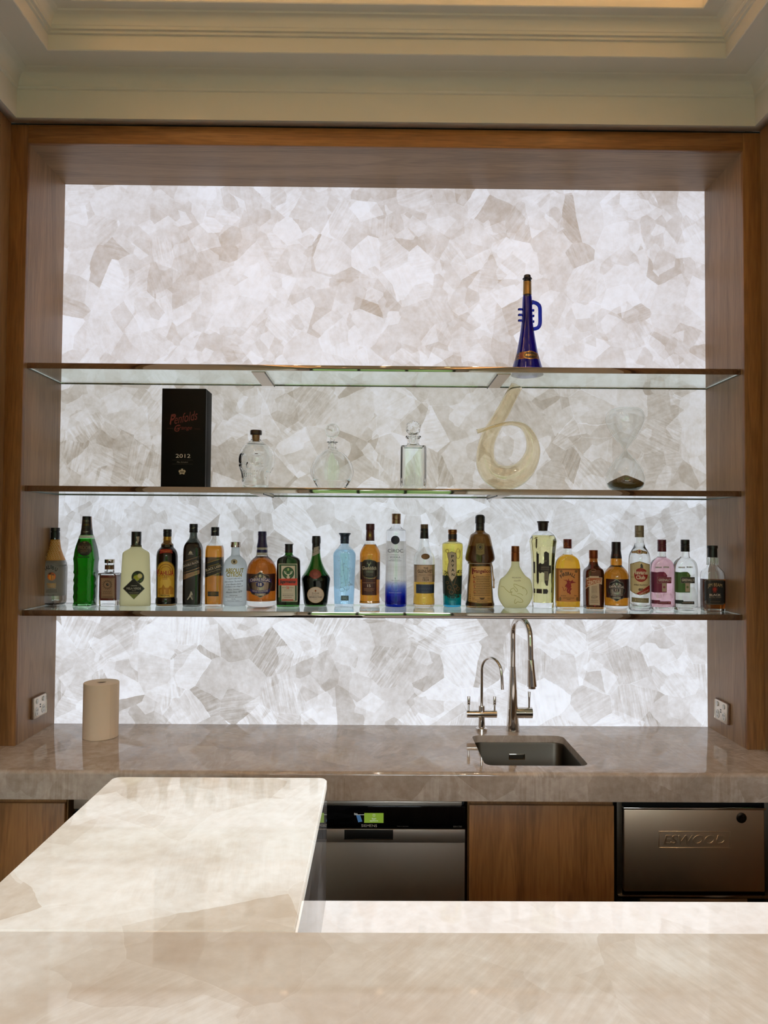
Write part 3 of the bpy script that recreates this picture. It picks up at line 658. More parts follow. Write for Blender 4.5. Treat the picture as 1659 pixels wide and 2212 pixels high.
class Bottle:
    def __init__(s, name, X, Yf, Z, zoom, px, cx, by, prof, label, r=1.0, n=2.0, cat='bottle', smooth_it=2, seg=48, group=None, facet=False):
        s.cx, s.by, s.n, s.seg = cx, by, n, seg
        s.raw = prof; s.prof = chaikin(prof, smooth_it) if smooth_it else list(prof)
        s.amax = max(h for _, h in prof); dist0 = 3.34 + Yf + .05
        s.k = dist0 / 1559.03 / zoom
        s.dmax = r * s.amax
        t0 = (X + .0234) / dist0
        if n >= 3.5:
            q = 1 / (1 + r * abs(t0)); s.prof = [(y, h * (1 + (q - 1) * max(0, min(1, (h / s.amax - .45) / .5)))) for y, h in s.prof]; s.amax *= q; s.dmax *= q
        s.r = r; b = s.dmax * s.k
        s.Y = Yf + b; s.X = -.0234 + (X + .0234) * (3.34 + s.Y) / (3.34 + Yf); s.t = (s.X + .0234) / (3.34 + s.Y)
        s.k = (3.34 + s.Y) / 1559.03 / zoom; s.px = px; s.lean = LEANF(px)
        s.root = empty(name, (s.X, s.Y, Z + .0003), label, cat, group); s.facet = facet
    def half(s, y):
        P_ = s.prof
        if y <= P_[0][0]: a = P_[0][1]
        elif y >= P_[-1][0]: a = P_[-1][1]
        else:
            a = P_[-1][1]
            for (y0, h0), (y1, h1) in zip(P_, P_[1:]):
                if y0 <= y <= y1: a = h0 + (h1 - h0) * ((y - y0) / (y1 - y0) if y1 > y0 else 0); break
        return a
    def sec(s, a):
        f = a / s.amax; n = 2 + (s.n - 2) * max(0, min(1, (f - .5) / .35)); return min(a, s.dmax), n
    def ring(s, a, y, grow=0, full=True, a0=0, a1=360, seg=None):
        a_ = max(a + grow, 1); b, n = s.sec(a); b = max(b + grow, 1); seg = seg or s.seg
        out = []
        for j in range(seg + (0 if full else 1)):
            th = math.radians(a0 + (a1 - a0) * j / seg) if not full else 2 * math.pi * (j + (.5 if s.facet else 0)) / seg
            c, sn = math.cos(th), math.sin(th)
            if s.facet: q = 1 / math.cos(math.pi / seg) ; x, y_ = a_ * q * c, b * q * sn
            else: x = a_ * math.copysign(abs(c) ** (2 / n), c); y_ = b * math.copysign(abs(sn) ** (2 / n), sn)
            out.append((x * s.k, y_ * s.k, (s.by - y) * s.k))
        return out
    def solid(s, name, prof, m, parent=None, grow=0, sm=35, seg=None):
        rs = [s.ring(h, y, grow, seg=seg) for y, h in reversed(prof)]
        v, f = rings(rs); return mesh_obj(name, v, f, m, parent or s.root, sm)
    def shell(s, m, wall=7, base=22, punt=6, name='glass_body', inner=True, top=None, warp=None):
        P_ = [p for p in s.prof if top is None or p[0] >= top]
        rs = [s.ring(h, y) for y, h in reversed(P_)]
        rs.insert(0, [(x * .6, y * .6, z + punt * s.k) for x, y, z in rs[0]])
        if warp: rs = [[warp(p) for p in r] for r in rs]
        if inner:
            In = [(y, max(h - wall, 8)) for y, h in P_ if y <= s.by - base]; In.append((s.by - base, max(s.half(s.by - base) - wall - 6, 8)))
            I = [s.ring(h + wall, y, -wall) for y, h in [(y, h) for y, h in In]]
            rs += I
        v, f = rings(rs); return mesh_obj(name, v, f, m, s.root, 35)
    def liquid(s, m, level, wall=7, base=22, over=.6):
        P_ = [(y, h) for y, h in s.prof if level <= y <= s.by - base]; P_.insert(0, (level, s.half(level))); P_.append((s.by - base + over, s.half(s.by - base) - 6))
        rs = [s.ring(h, y, -wall + over) for y, h in reversed(P_)]
        v, f = rings(rs); return mesh_obj('liquid', v, f, m, s.root, 35)
    def band(s, name, y0, y1, m, grow=.6, a0=180, a1=360, parent=None, th=.5):
        full = abs(a1 - a0) >= 360; ys = [y0 + (y1 - y0) * i / 10 for i in range(11)]
        A = [s.ring(s.half(y), y, grow + th, full, a0, a1, seg=28 if not full else None) for y in ys]; B = [s.ring(s.half(y), y, grow, full, a0, a1, seg=28 if not full else None) for y in reversed(ys)]
        rs = A + B; n = len(rs[0]); v = [p for r in rs for p in r]; f = []; R_ = len(rs)
        for i in range(R_):
            for j in range(n if full else n - 1):
                f.append((i * n + j, i * n + (j + 1) % n, ((i + 1) % R_) * n + (j + 1) % n, ((i + 1) % R_) * n + j))
        if not full: f += [tuple(i * n for i in range(R_)), tuple(i * n + n - 1 for i in reversed(range(R_)))]
        return mesh_obj(name, v, f, m, parent or s.root, 35)
    def cap(s, prof, m, name='cap', seg=32, sm=35, knurl=0):
        rs = []
        for y, h in reversed(prof):
            rs.append([((h + (knurl if j % 2 else 0)) * s.k * math.cos(2 * math.pi * j / seg), (h + (knurl if j % 2 else 0)) * s.k * math.sin(2 * math.pi * j / seg), (s.by - y) * s.k) for j in range(seg)])
        v, f = rings(rs); return mesh_obj(name, v, f, m, s.root, sm)
    def lab(s, name, prims, step=26, grow=0, hw=None, parent=None, off=.0004):
        def mp(x, y, o):
            a = hw or s.half(y); b, n = s.sec(a) if not hw else (hw, 2.0)
            xx = x - (s.cx + s.lean * (s.by - y)); u = xx
            for _ in range(10):
                q = min(abs(u) / a, .995); u = .5 * u + .5 * (xx - s.t * b * (1 - q ** n) ** (1 / n))
            q = min(abs(u) / a, .995)
            if s.facet:
                fl_ = a * math.tan(math.pi / 8); d = b if abs(u) < fl_ else b - (abs(u) - fl_)
            else: d = b * (1 - q ** n) ** (1 / n)
            return (max(-a, min(a, u)) * s.k, -(d + grow) * s.k - o, (s.by - y) * s.k)
        return decal(name, prims, mp, parent or s.root, step, d0=off)

Z1, Z2, Z3 = .5501, 1.0670, 1.5825
ZM = 5.53
def B3(name, X, Yf, ox, cx, by, prof, label, **kw): return Bottle(name, X, Yf, Z1, ZM, ox + cx / ZM, cx, by, prof, label, **kw)
def dash(x0, x1, y, h, col, seed=1):
    r = random.Random(seed + int(x0 + y)); out = []; x = x0
    while x < x1 - 3:
        w_ = min(r.uniform(6, 20), x1 - x); out.append(('r', x, y - h / 2, x + w_, y + h / 2, col)); x += w_ + 3.5
    return out
def lattice(b, y0, y1, col, d=30):
    out = []; row = 0; y = y0
    while y < y1:
        a = b.half(y) * .86; c = b.cx + b.lean * (b.by - y) ; x = c - a + (d / 2 if row % 2 else 0)
        while x < c + a:
            for q in (0, 7): out += [('l', x - d / 2 + q, y + d * .55, x, y + q * .8, 2.2, col), ('l', x, y + q * .8, x + d / 2 - q, y + d * .55, 2.2, col)]
            x += d
        y += d * .62; row += 1
    return out

# 1 white coconut rum
b = B3('liquor_bottle', -1.455, -.129, 80, 202, 1205, [(420, 50), (520, 60), (580, 76), (640, 98), (690, 122), (735, 138), (800, 141), (1050, 138), (1150, 141), (1188, 134), (1205, 118)],
       'white rum bottle with orange scaled neck and palm tree label, leftmost of the row')
b.shell(M['clear']); b.liquid(M['water'], 700)
b.band('white_coating', 684, 1098, M['coat_white'], .4, 0, 360)
b.band('scaled_neck', 440, 686, paint((196, 134, 46)), .4, 0, 360)
b.cap([(298, 40), (300, 49), (338, 50), (342, 46), (352, 46), (356, 50), (436, 50), (440, 49)], M['black'])
b.lab('neck_pattern', lattice(b, 450, 670, (226, 200, 150)), grow=1)
b.lab('label', [('t', 'M', 92, 790, 30, 44, BLK, 28, 0, .02), ('t', 'A', 122, 772, 26, 44, BLK, 17, 0, .02), ('t', 'L', 148, 762, 20, 44, BLK, 6, 0, .02), ('t', 'I', 172, 760, 8, 44, BLK, 0, 0, .02), ('t', 'B', 197, 768, 26, 44, BLK, -8, 0, .02), ('t', 'U', 232, 788, 28, 44, BLK, -20, 0, .02),
    ('e', 178, 870, 48, 48, (206, 96, 34)), ('e', 178, 880, 34, 34, (232, 150, 50)), ('l', 172, 850, 178, 912, 6, BLK), ('l', 196, 866, 196, 912, 5, BLK)] +
    [('p', [(172, 848), (172 + 40 * math.cos(a), 848 + 26 * math.sin(a)), (172 + 30 * math.cos(a + .35), 848 + 26 * math.sin(a + .35))], BLK) for a in (3.3, 3.9, 4.5, 5.2, 5.9, .2)] +
    [('t', 'PINEAPPLE', 178, 962, 108, 28, (214, 160, 70)), ('t', 'FLAVOUR', 178, 992, 92, 26, (214, 160, 70)), ('t', 'CARIBBEAN RUM', 178, 1024, 120, 12, (70, 60, 50)), ('t', 'WITH COCONUT &', 178, 1038, 120, 11, (70, 60, 50)), ('t', 'PINEAPPLE FLAVOUR', 178, 1052, 128, 11, (70, 60, 50)), ('t', '70 cl   21%', 170, 1088, 80, 12, (50, 45, 40))], grow=1.4)

# 2 green melon liqueur
rr = random.Random(3)
b = B3('liquor_bottle', -1.305, -.157, 80, 552, 1215, [(380, 72), (430, 84), (520, 118), (600, 150), (650, 170), (675, 172), (715, 160), (760, 150), (860, 147), (1000, 150), (1180, 149), (1215, 142)],
       'tall bright green square bottle with rough rippled glass and black seal label', r=.9, n=5)
b.shell(M['green'], warp=lambda p: (p[0] + (.0022 * math.sin(p[2] * 170 + p[1] * 60) if p[2] < .155 else 0), p[1] + (.0018 * math.sin(p[2] * 210 + p[0] * 190) if p[2] < .155 else 0), p[2])); b.liquid(M['melon'], 430)
b.cap([(160, 48), (164, 52), (215, 54), (300, 61), (385, 72)], M['black'], 'cap')
b.band('clear_neck_ring', 388, 420, paint((214, 220, 214)), .8, 0, 360)
b.lab('neck_print', [('t', 'IMPORTED', 568, 216, 80, 16, SIL), ('t', 'NORTH', 568, 262, 70, 18, GLD), ('r', 514, 290, 622, 294, (40, 70, 40)), ('t', 'ORIGINAL', 562, 346, 88, 18, SIL)], grow=4, hw=62)
b.lab('tax_strip', [('p', [(622, 165), (634, 165), (648, 375), (630, 375)], (190, 160, 150))], grow=7, hw=62)
b.lab('label', [('p', [(545 + (92 if i % 2 else 84) * math.cos(i * math.pi / 22), 540 + (92 if i % 2 else 84) * math.sin(i * math.pi / 22)) for i in range(44)], (18, 16, 14)), ('t', 'MIDORI', 548, 530, 150, 42, SIL, -2, 0, .02), ('t', 'melon', 540, 566, 88, 26, SIL, 0, 0, .01, .3), ('t', 'liqueur', 530, 592, 66, 16, SIL, 0, 0, .01, .3), ('t', 'ORIGINAL', 545, 497, 62, 9, SIL), ('e', 545, 470, 14, 10, SIL),
    ('r', 455, 636, 600, 650, (12, 60, 16))], grow=1)

# 3 small square red-brown bottle
b = B3('liquor_bottle', -1.205, -.15, 80, 840, 1215, [(712, 52), (815, 53), (828, 62), (836, 140), (848, 154), (1190, 156), (1215, 150)],
       'small stocky square bottle of dark red liqueur with a brown paper label', r=.95, n=9, smooth_it=1)
b.shell(M['clear'], wall=30, base=64); b.liquid(M['red'], 856, wall=30, base=64)
b.cap([(670, 54), (673, 58), (712, 58), (715, 56)], M['nickel']); b.band('neck_seal', 740, 790, paint((92, 60, 34)), .8, 0, 360)
b.lab('neck_mark', [('f', 845, 748, 885, 784, 3, GLD)], grow=2)
b.lab('label', [('r', 750, 886, 910, 1124, (146, 118, 92)), ('f', 756, 892, 904, 1118, 2.5, (96, 72, 52)), ('o', 824, 965, 46, 44, 5, (60, 40, 28)), ('e', 826, 962, 16, 16, (30, 20, 16)), ('e', 832, 958, 5, 5, (190, 190, 190))] +
    [('l', 824 + 46 * math.cos(a), 965 + 44 * math.sin(a), 824 + 60 * math.cos(a), 965 + 58 * math.sin(a), 5, (60, 40, 28)) for a in [i * math.pi / 8 for i in range(16)]] +
    [('l', 772 + q * 11, 1046 + (9 if q % 2 else -8), 783 + q * 11, 1046 + (-8 if q % 2 else 9), 2.5, (60, 40, 30)) for q in range(9)] + dash(770, 880, 1066, 5, (90, 66, 48)) + dash(770, 890, 1106, 7, (90, 66, 48)), grow=1)

# 4 frosted green apple liqueur
b = B3('liquor_bottle', -1.09, -.149, 80, 1172, 1217, [(500, 62), (524, 62), (545, 80), (574, 138), (598, 155), (640, 158), (900, 169), (1190, 181), (1217, 176)],
       'frosted pale yellow flask with black diamond label and round green apple seal', r=.42, n=3)
b.shell(M['frost_yel'], inner=False)
b.cap([(338, 54), (340, 57), (516, 57), (520, 57)], M['black']); b.lab('cap_mark', [('p', [(1185, 398), (1230, 395), (1226, 440), (1205, 482), (1180, 470), (1196, 440)], SIL), ('r', 1146, 484, 1238, 488, SIL)], hw=57, grow=1)
b.lab('label', [('e', 1205, 876, 76, 76, (120, 128, 90)), ('e', 1205, 876, 71, 71, (24, 30, 18)), ('e', 1190, 884, 38, 36, (172, 176, 50)), ('e', 1228, 862, 30, 30, (196, 190, 110)), ('e', 1228, 862, 22, 22, (220, 214, 150)), ('p', [(1150, 850), (1180, 828), (1200, 846), (1170, 860)], (60, 90, 30)), ('p', [(1225, 910), (1258, 900), (1245, 934)], (60, 90, 30)),
    ('p', [(1158, 884), (1288, 1010), (1158, 1137), (1028, 1010)], (120, 120, 104)), ('p', [(1158, 892), (1280, 1010), (1158, 1129), (1036, 1010)], (16, 18, 14)), ('p', [(1104, 1078), (1212, 1078), (1158, 1129)], (110, 128, 58)),
    ('t', 'MELA VERDE', 1157, 1008, 168, 24, (200, 200, 186), 0, 0, .02), ('t', 'Liquore', 1160, 976, 70, 20, (190, 190, 176), 0, 0, .005, .3), ('t', 'liquore', 1160, 1034, 46, 10, (170, 170, 156))] + dash(1104, 1214, 1056, 5, (150, 150, 130)) + dash(1110, 1206, 1070, 4, (150, 150, 130)), grow=1)

# 5 coffee liqueur
b = B3('liquor_bottle', -.956, -.141, 330, 163, 1217, [(395, 44), (445, 46), (478, 52), (488, 68), (500, 72), (528, 72), (545, 92), (575, 112), (610, 121), (660, 125), (1110, 121), (1124, 118), (1134, 126), (1196, 126), (1217, 116)],
       'dark brown coffee liqueur bottle with arched yellow and red label')
b.shell(M['brown']); b.liquid(M['dark'], 500)
b.cap([(315, 46), (317, 48), (350, 49), (354, 46), (362, 49), (402, 48)], M['black']); b.band('gold_ring', 405, 447, paint((176, 138, 54), .3, .6), 1, 0, 360)
b.lab('neck_label', [('p', [(92, 560), (120, 550), (165, 546), (210, 550), (236, 560), (240, 600), (210, 594), (165, 590), (120, 596), (88, 606)], (150, 36, 20)), ('t', 'IMPORTED', 164, 574, 110, 15, (200, 140, 60), 0, -5)], grow=1)
arch = [(56, 1118), (56, 790)] + [(160 + 106 * math.cos(a), 790 + 102 * math.sin(a)) for a in [math.pi + i * math.pi / 14 for i in range(15)]] + [(262, 1118)]
arch2 = [(64, 1112), (64, 790)] + [(160 + 97 * math.cos(a), 790 + 93 * math.sin(a)) for a in [math.pi + i * math.pi / 14 for i in range(15)]] + [(254, 1112)]
b.lab('label', [('p', arch, (120, 92, 30)), ('p', arch2, (206, 164, 52)), ('o', 160, 800, 82, 78, 8, (150, 104, 24)), ('o', 160, 808, 62, 58, 6, (150, 104, 24)), ('r', 66, 846, 252, 900, (206, 164, 52)), ('p', [(88, 1112), (88, 930), (110, 890), (200, 890), (222, 930), (222, 1112)], (222, 186, 78)),
    ('t', 'K', 74, 826, 36, 84, (158, 22, 22), 3, 0, .02), ('t', 'AHLÚ', 155, 822, 126, 62, (158, 22, 22), 0, 0, .02), ('t', 'A', 236, 826, 32, 78, (158, 22, 22), -2, 0, .02), ('t', 'COFFEE', 146, 886, 60, 11, (150, 60, 20)), ('t', 'LIQUEUR', 146, 902, 66, 11, (150, 60, 20)),
    ('p', [(70, 1080), (70, 1010), (110, 1000), (130, 960), (150, 1000), (190, 1000), (210, 975), (250, 1010), (250, 1080)], (178, 124, 34)), ('r', 96, 1020, 110, 1076, (206, 160, 60)), ('r', 140, 1020, 156, 1076, (206, 160, 60)), ('r', 196, 1020, 212, 1076, (206, 160, 60)), ('t', 'ORIGINAL', 146, 1092, 124, 20, (50, 24, 12), 0, 0, .02)], grow=1)

# 6 square smoke-dark whisky
def walker(ox, cx, by, capy, X, Yf, prof, label, glassm, liqm, level):
    b = B3('liquor_bottle', X, Yf, ox, cx, by, prof, label, r=.95, n=5); b.shell(glassm); b.liquid(liqm, level)
    b.cap([(capy, 45), (capy + 3, 48), (capy + 38, 49), (capy + 42, 47), (capy + 100, 49), (capy + 104, 47)], M['black'])
    c = cx + b.lean * (by - capy); b.lab('cap_script', [('t', 'Walker', c, capy + 48, 62, 18, SIL, 18, 0, .005, .4)], hw=48, grow=2); return b
b = walker(330, 465, 1222, 248, -.838, -.152, [(340, 42), (410, 46), (440, 60), (500, 108), (530, 124), (570, 131), (1200, 130), (1222, 122)], 'tall square near-black whisky bottle with slanted black and bronze labels', M['smoke'], M['dark'], 470)
bz = (150, 122, 96, 1)
b.lab('label', [('p', [(352, 690), (556, 618), (556, 830), (344, 912)], (12, 11, 12)), ('l', 352, 698, 556, 628, 7, bz), ('l', 348, 834, 556, 762, 8, bz), ('p', [(346, 852), (552, 788), (552, 834), (344, 912)], bz), ('t', 'JOHNNIE WALKER', 450, 700, 150, 14, bz, 18), ('t', 'DOUBLE BLACK', 450, 722, 196, 26, (178, 168, 160), 18, 0, .012), ('t', 'Blended Scotch Whisky', 450, 762, 150, 12, bz, 18), ('t', 'John Walker & Sons', 470, 838, 130, 14, (60, 44, 32), 17, 0, .005, .3)], grow=1.5)
b.lab('emblem', [('p', [(424, 600), (430, 580), (446, 566), (462, 580), (468, 600)], SIL), ('r', 416, 606, 476, 612, SIL)] + [('p', [(447, 1052), (462, 1056), (468, 1078), (452, 1094), (470, 1138), (460, 1142), (440, 1104), (412, 1142), (402, 1138), (428, 1096), (436, 1072)], SIL), ('e', 450, 1050, 9, 8, SIL), ('l', 466, 1070, 474, 1140, 3, SIL)], grow=1.5)

# 7 square amber whisky
b = walker(330, 725, 1218, 286, -.748, -.131, [(380, 42), (410, 45), (450, 60), (505, 98), (540, 114), (580, 123), (1195, 120), (1218, 113)], 'square amber whisky bottle with slanted black label, clear neck and black cap', M['clear'], M['amber'], 508)
b.band('back_label', 646, 868, paint((58, 24, 18)), -5.5, 40, 150)
b.lab('label', [('p', [(612, 724), (838, 652), (838, 806), (612, 884)], (22, 18, 18)), ('l', 612, 722, 838, 650, 4, GLD), ('l', 612, 886, 838, 808, 4, GLD), ('t', 'JOHNNIE WALKER', 718, 738, 150, 14, GLD, 18), ('t', 'BLACK LABEL', 722, 768, 196, 30, (196, 180, 150), 18, 0, .012), ('t', 'Blended Scotch Whisky', 720, 806, 170, 16, (180, 160, 120), 18, 0, .005, .3),], grow=1.5)
b.lab('age_label', [('r', 650, 1044, 780, 1100, (30, 20, 16)), ('f', 690, 1056, 738, 1090, 3, GLD), ('t', '12', 714, 1073, 20, 14, GLD), ('l', 656, 1073, 684, 1073, 2, GLD), ('l', 744, 1073, 774, 1073, 2, GLD)], grow=1.5)

# 8 frosted white vodka
b = B3('liquor_bottle', -.656, -.133, 330, 980, 1220, [(520, 46), (622, 50), (640, 66), (664, 96), (696, 122), (735, 136), (800, 138), (1180, 138), (1208, 132), (1220, 122)],
       'short frosted white vodka bottle with silver cap and yellow lettering')
b.shell(M['frost_white'], inner=False); b.cap([(466, 54), (469, 58), (526, 58), (530, 57)], M['nickel'])
yl, gy = (170, 158, 30), (60, 64, 66)
b.lab('lettering', [('t', 'ABSOLUT', 980, 800, 214, 52, yl, 0, 0, .03), ('t', 'CITRON', 973, 850, 178, 50, yl, 0, 0, .03), ('e', 975, 698, 37, 30, (176, 158, 120)), ('e', 975, 698, 30, 24, (210, 200, 180)), ('e', 975, 698, 14, 16, (90, 80, 66))] +
    [('t', s_, 972, 896 + 31 * i, w_, 21, gy, 3, 0, .004, .35) for i, (s_, w_) in enumerate((('A superb vodka with a', 176), ('taste of lemon. The citrus fruit', 216), ('in an Absolut choice.', 176), ('Crafted in the village of', 204), ('Åhus, Sweden.', 140), ('Absolut Since 1879', 186)))] +
    [('t', 'IMPORTED', 968, 1092, 90, 12, gy), ('t', '40% ALC./VOL. (80 PROOF)', 968, 1112, 190, 11, gy), ('t', '700 ML', 966, 1134, 50, 11, gy), ('t', 'FLAVORED VODKA', 966, 1154, 140, 7, gy), ('r', 866, 1164, 1074, 1166, (120, 124, 126))], grow=1)

# 9/22 round-shouldered blended whiskies
def crest(cx, cy, rx, ry, name, num, c0, c1, sub):
    p = [(cx + rx * (1 + .06 * math.cos(8 * a)) * math.cos(a), cy + ry * (1 + .06 * math.cos(8 * a)) * math.sin(a)) for a in [i * math.pi / 40 for i in range(80)]]
    q = [(cx + (rx - 7) * (1 + .06 * math.cos(8 * a)) * math.cos(a), cy + (ry - 7) * (1 + .06 * math.cos(8 * a)) * math.sin(a)) for a in [i * math.pi / 40 for i in range(80)]]
    k = rx / 132
    bn = lambda y0, h, s, w_: [(cx + w_ * (i / 8 - 1) * k, cy + y0 * k + s * ((i / 8 - 1) ** 2) * k) for i in range(17)] + [(cx + w_ * (1 - i / 8) * k, cy + (y0 + h) * k + s * ((1 - i / 8) ** 2) * k) for i in range(17)]
    return [('p', p, c1), ('p', q, (24, 20, 24)), ('e', cx, cy - 4 * k, 100 * k, 112 * k, c1), ('e', cx, cy - 96 * k, 34 * k, 26 * k, (52, 44, 40)), ('e', cx, cy - 98 * k, 18 * k, 16 * k, c1), ('r', cx - 60 * k, cy + 92 * k, cx + 60 * k, cy + 124 * k, c1),
            ('p', bn(-78, 44, 14, 128), c0), ('t', name, cx, cy - 60 * k, 228 * k, 34 * k, (212, 206, 200), 0, 12 * k, .02), ('e', cx - 2, cy - 4 * k, 50 * k, 36 * k, c1), ('e', cx - 2, cy - 4 * k, 45 * k, 31 * k, c0), ('t', num, cx - 2, cy - 4 * k, 42 * k, 36 * k, (220, 214, 206), 0, 0, .02),
            ('p', bn(64, 34, -16, 112), c0), ('t', sub, cx, cy + 78 * k, 176 * k, 19 * k, (200, 192, 186), 0, -11 * k, .012)]
b = B3('liquor_bottle', -.534, -.161, 330, 1297, 1230, [(500, 56), (600, 62), (632, 64), (652, 84), (680, 116), (712, 142), (760, 166), (820, 178), (900, 180), (1180, 176), (1215, 170), (1230, 158)],
       'broad round-shouldered amber whisky bottle with royal blue neck and ornate crest reading 18')
b.shell(M['clear'], base=66); b.liquid(M['amber2'], 640, base=66)
b.cap([(345, 46), (348, 50), (392, 52), (396, 49), (440, 50), (480, 54), (536, 66)], paint((26, 24, 74), .3), 'cap')
b.band('neck_ring', 537, 562, paint((200, 196, 190)), 3, 0, 360); b.band('neck_ring', 563, 596, paint((30, 30, 92), .3), 3, 0, 360); b.band('neck_ring', 597, 628, paint((200, 196, 190)), 3, 0, 360)
b.band('wrap_label', 842, 1046, paint((56, 22, 22)), .5, 200, 340)
b.lab('label', crest(1284, 968, 136, 142, 'CHIVAS REGAL', '18', (30, 30, 100), (156, 138, 124, 1), 'GOLD SIGNATURE'), grow=1.8)

# 10 herbal liqueur, flat green
b = B3('liquor_bottle', -.419, -.139, 580, 237, 1226, [(580, 44), (612, 46), (628, 64), (646, 112), (668, 138), (700, 148), (1205, 148), (1226, 138)],
       'flat rectangular dark green bottle with white label, stag emblem and orange band', r=.52, n=5)
b.shell(M['dkgreen']); b.liquid(M['herb'], 632)
b.cap([(484, 47), (486, 49), (498, 49), (500, 46), (560, 46), (588, 48)], M['black']); b.band('cap_rim', 560, 564, paint((120, 40, 26)), 1.5, 0, 360)
dg = (30, 70, 34)
b.lab('label', [('r', 124, 716, 346, 1162, (196, 190, 168)), ('r', 132, 724, 338, 1152, dg), ('r', 156, 740, 318, 1146, (206, 196, 176)), ('e', 238, 826, 70, 72, (24, 40, 24)), ('e', 238, 826, 62, 64, (36, 84, 34)), ('r', 231, 768, 245, 800, (170, 190, 120)), ('r', 225, 776, 251, 784, (170, 190, 120)),
    ('p', [(224, 838), (252, 838), (246, 872), (238, 892), (230, 872)], (206, 200, 180)), ('p', [(196, 800), (204, 824), (226, 840), (220, 848), (196, 832), (186, 806)], (206, 200, 180)), ('p', [(280, 800), (272, 824), (250, 840), (256, 848), (280, 832), (290, 806)], (206, 200, 180)), ('l', 210, 806, 214, 830, 5, (206, 200, 180)), ('l', 266, 806, 262, 830, 5, (206, 200, 180)), ('p', [(214, 868), (262, 868), (250, 892), (226, 892)], (206, 200, 180)),
    ('p', [(122, 894), (346, 888), (344, 972), (124, 972)], (196, 54, 26)), ('t', 'Jägermeister', 234, 932, 196, 54, (26, 14, 10), 0, 0, .035), ('t', '56', 232, 998, 32, 30, (200, 60, 30), 0, 0, .02), ('t', 'SELECTED', 188, 998, 48, 11, (80, 76, 66)), ('t', 'BOTANICALS', 278, 998, 50, 11, (80, 76, 66))] +
    dash(190, 286, 1022, 4, (150, 144, 128)) + dash(190, 286, 1036, 4, (150, 144, 128)) + dash(172, 300, 1072, 4, (120, 116, 100)) + dash(172, 300, 1090, 6, (90, 86, 76)) + dash(190, 280, 1112, 5, (110, 106, 90)) + [('r', 164, 1136, 298, 1150, (170, 60, 30)), ('r', 124, 1112, 156, 1162, dg), ('r', 318, 1112, 338, 1152, dg)], grow=1)

# 11 benedictine style
b = B3('liquor_bottle', -.299, -.132, 580, 562, 1226, [(470, 46), (600, 48), (650, 54), (700, 66), (760, 90), (820, 122), (868, 158), (895, 171), (915, 173), (945, 168), (1060, 155), (1190, 143), (1226, 128)],
       'dark green bottle with long neck, wide sloping shoulders, red wax seal and oval white label')
b.shell(M['dkgreen']); b.liquid(M['herb'], 866)
b.cap([(398, 44), (402, 48), (430, 51), (470, 52), (486, 50), (494, 46), (560, 48)], M['black'], knurl=1.2)
b.lab('neck_strip', [('p', [(524, 545), (614, 515), (616, 600), (524, 642)], (176, 170, 160)), ('l', 536, 596, 606, 566, 4, (130, 124, 112))], grow=2.5)
b.lab('wax_seal', [('p', [(560 + (70 + 3 * math.sin(5 * a)) * math.cos(a), 845 + (54 + 3 * math.cos(4 * a)) * math.sin(a)) for a in [i * math.pi / 20 for i in range(40)]], (92, 26, 20)), ('o', 560, 845, 52, 40, 5, (120, 44, 34)), ('e', 560, 842, 26, 22, (112, 38, 30))], grow=3)
b.lab('label', [('e', 563, 1088, 100, 96, (180, 150, 110)), ('e', 563, 1088, 95, 91, (212, 196, 180)), ('e', 562, 1038, 10, 12, (150, 84, 40)), ('t', 'D.O.M', 562, 1070, 80, 22, (60, 50, 44), 0, 0, .005), ('t', 'BÉNÉDICTINE', 562, 1112, 146, 20, (50, 40, 36), 0, 0, .01), ('t', 'LIQUEUR', 562, 1136, 40, 7, (110, 96, 84))] + dash(516, 600, 1096, 4, (110, 96, 84)), grow=1.5)

# 12 pale blue gin
b = B3('liquor_bottle', -.173, -.124, 580, 905, 1226, [(478, 50), (500, 54), (545, 96), (580, 128), (612, 140), (660, 139), (1190, 121), (1226, 114)],
       'faceted pale blue gin bottle with etched floral front and flared blue stopper', r=.9, n=4, seg=32, smooth_it=1)
b.shell(M['bluegl'], wall=9, base=34); b.liquid(liq('blue tinted spirit', (.70, .85, .94)), 556, wall=9, base=34)
b.cap([(357, 66), (360, 71), (372, 71), (378, 64), (398, 53), (432, 52), (434, 54), (442, 54), (446, 51), (484, 51)], mat('blue stopper', (44, 62, 84), .2, .3), 'stopper')
sil = (120, 160, 186)
fol = []
rr = random.Random(5)
for i in range(34):
    x = 905 + rr.uniform(-48, 62); y = 660 + i * 11.5; a = rr.uniform(0, 6.28); l_ = rr.uniform(14, 26)
    fol.append(('p', [(x, y), (x + l_ * math.cos(a), y + l_ * math.sin(a)), (x + l_ * .7 * math.cos(a + .5), y + l_ * .7 * math.sin(a + .5))], (150, 190, 214)))
b.lab('etching', fol + [('l', 880, 640, 935, 1040, 3, (130, 172, 200)), ('o', 880, 1020, 34, 24, 3, (110, 150, 176)), ('o', 934, 1000, 34, 26, 3, (110, 150, 176)), ('r', 868, 1092, 958, 1150, (64, 92, 104)), ('t', '1842', 912, 1120, 60, 36, (120, 150, 160))], grow=1)

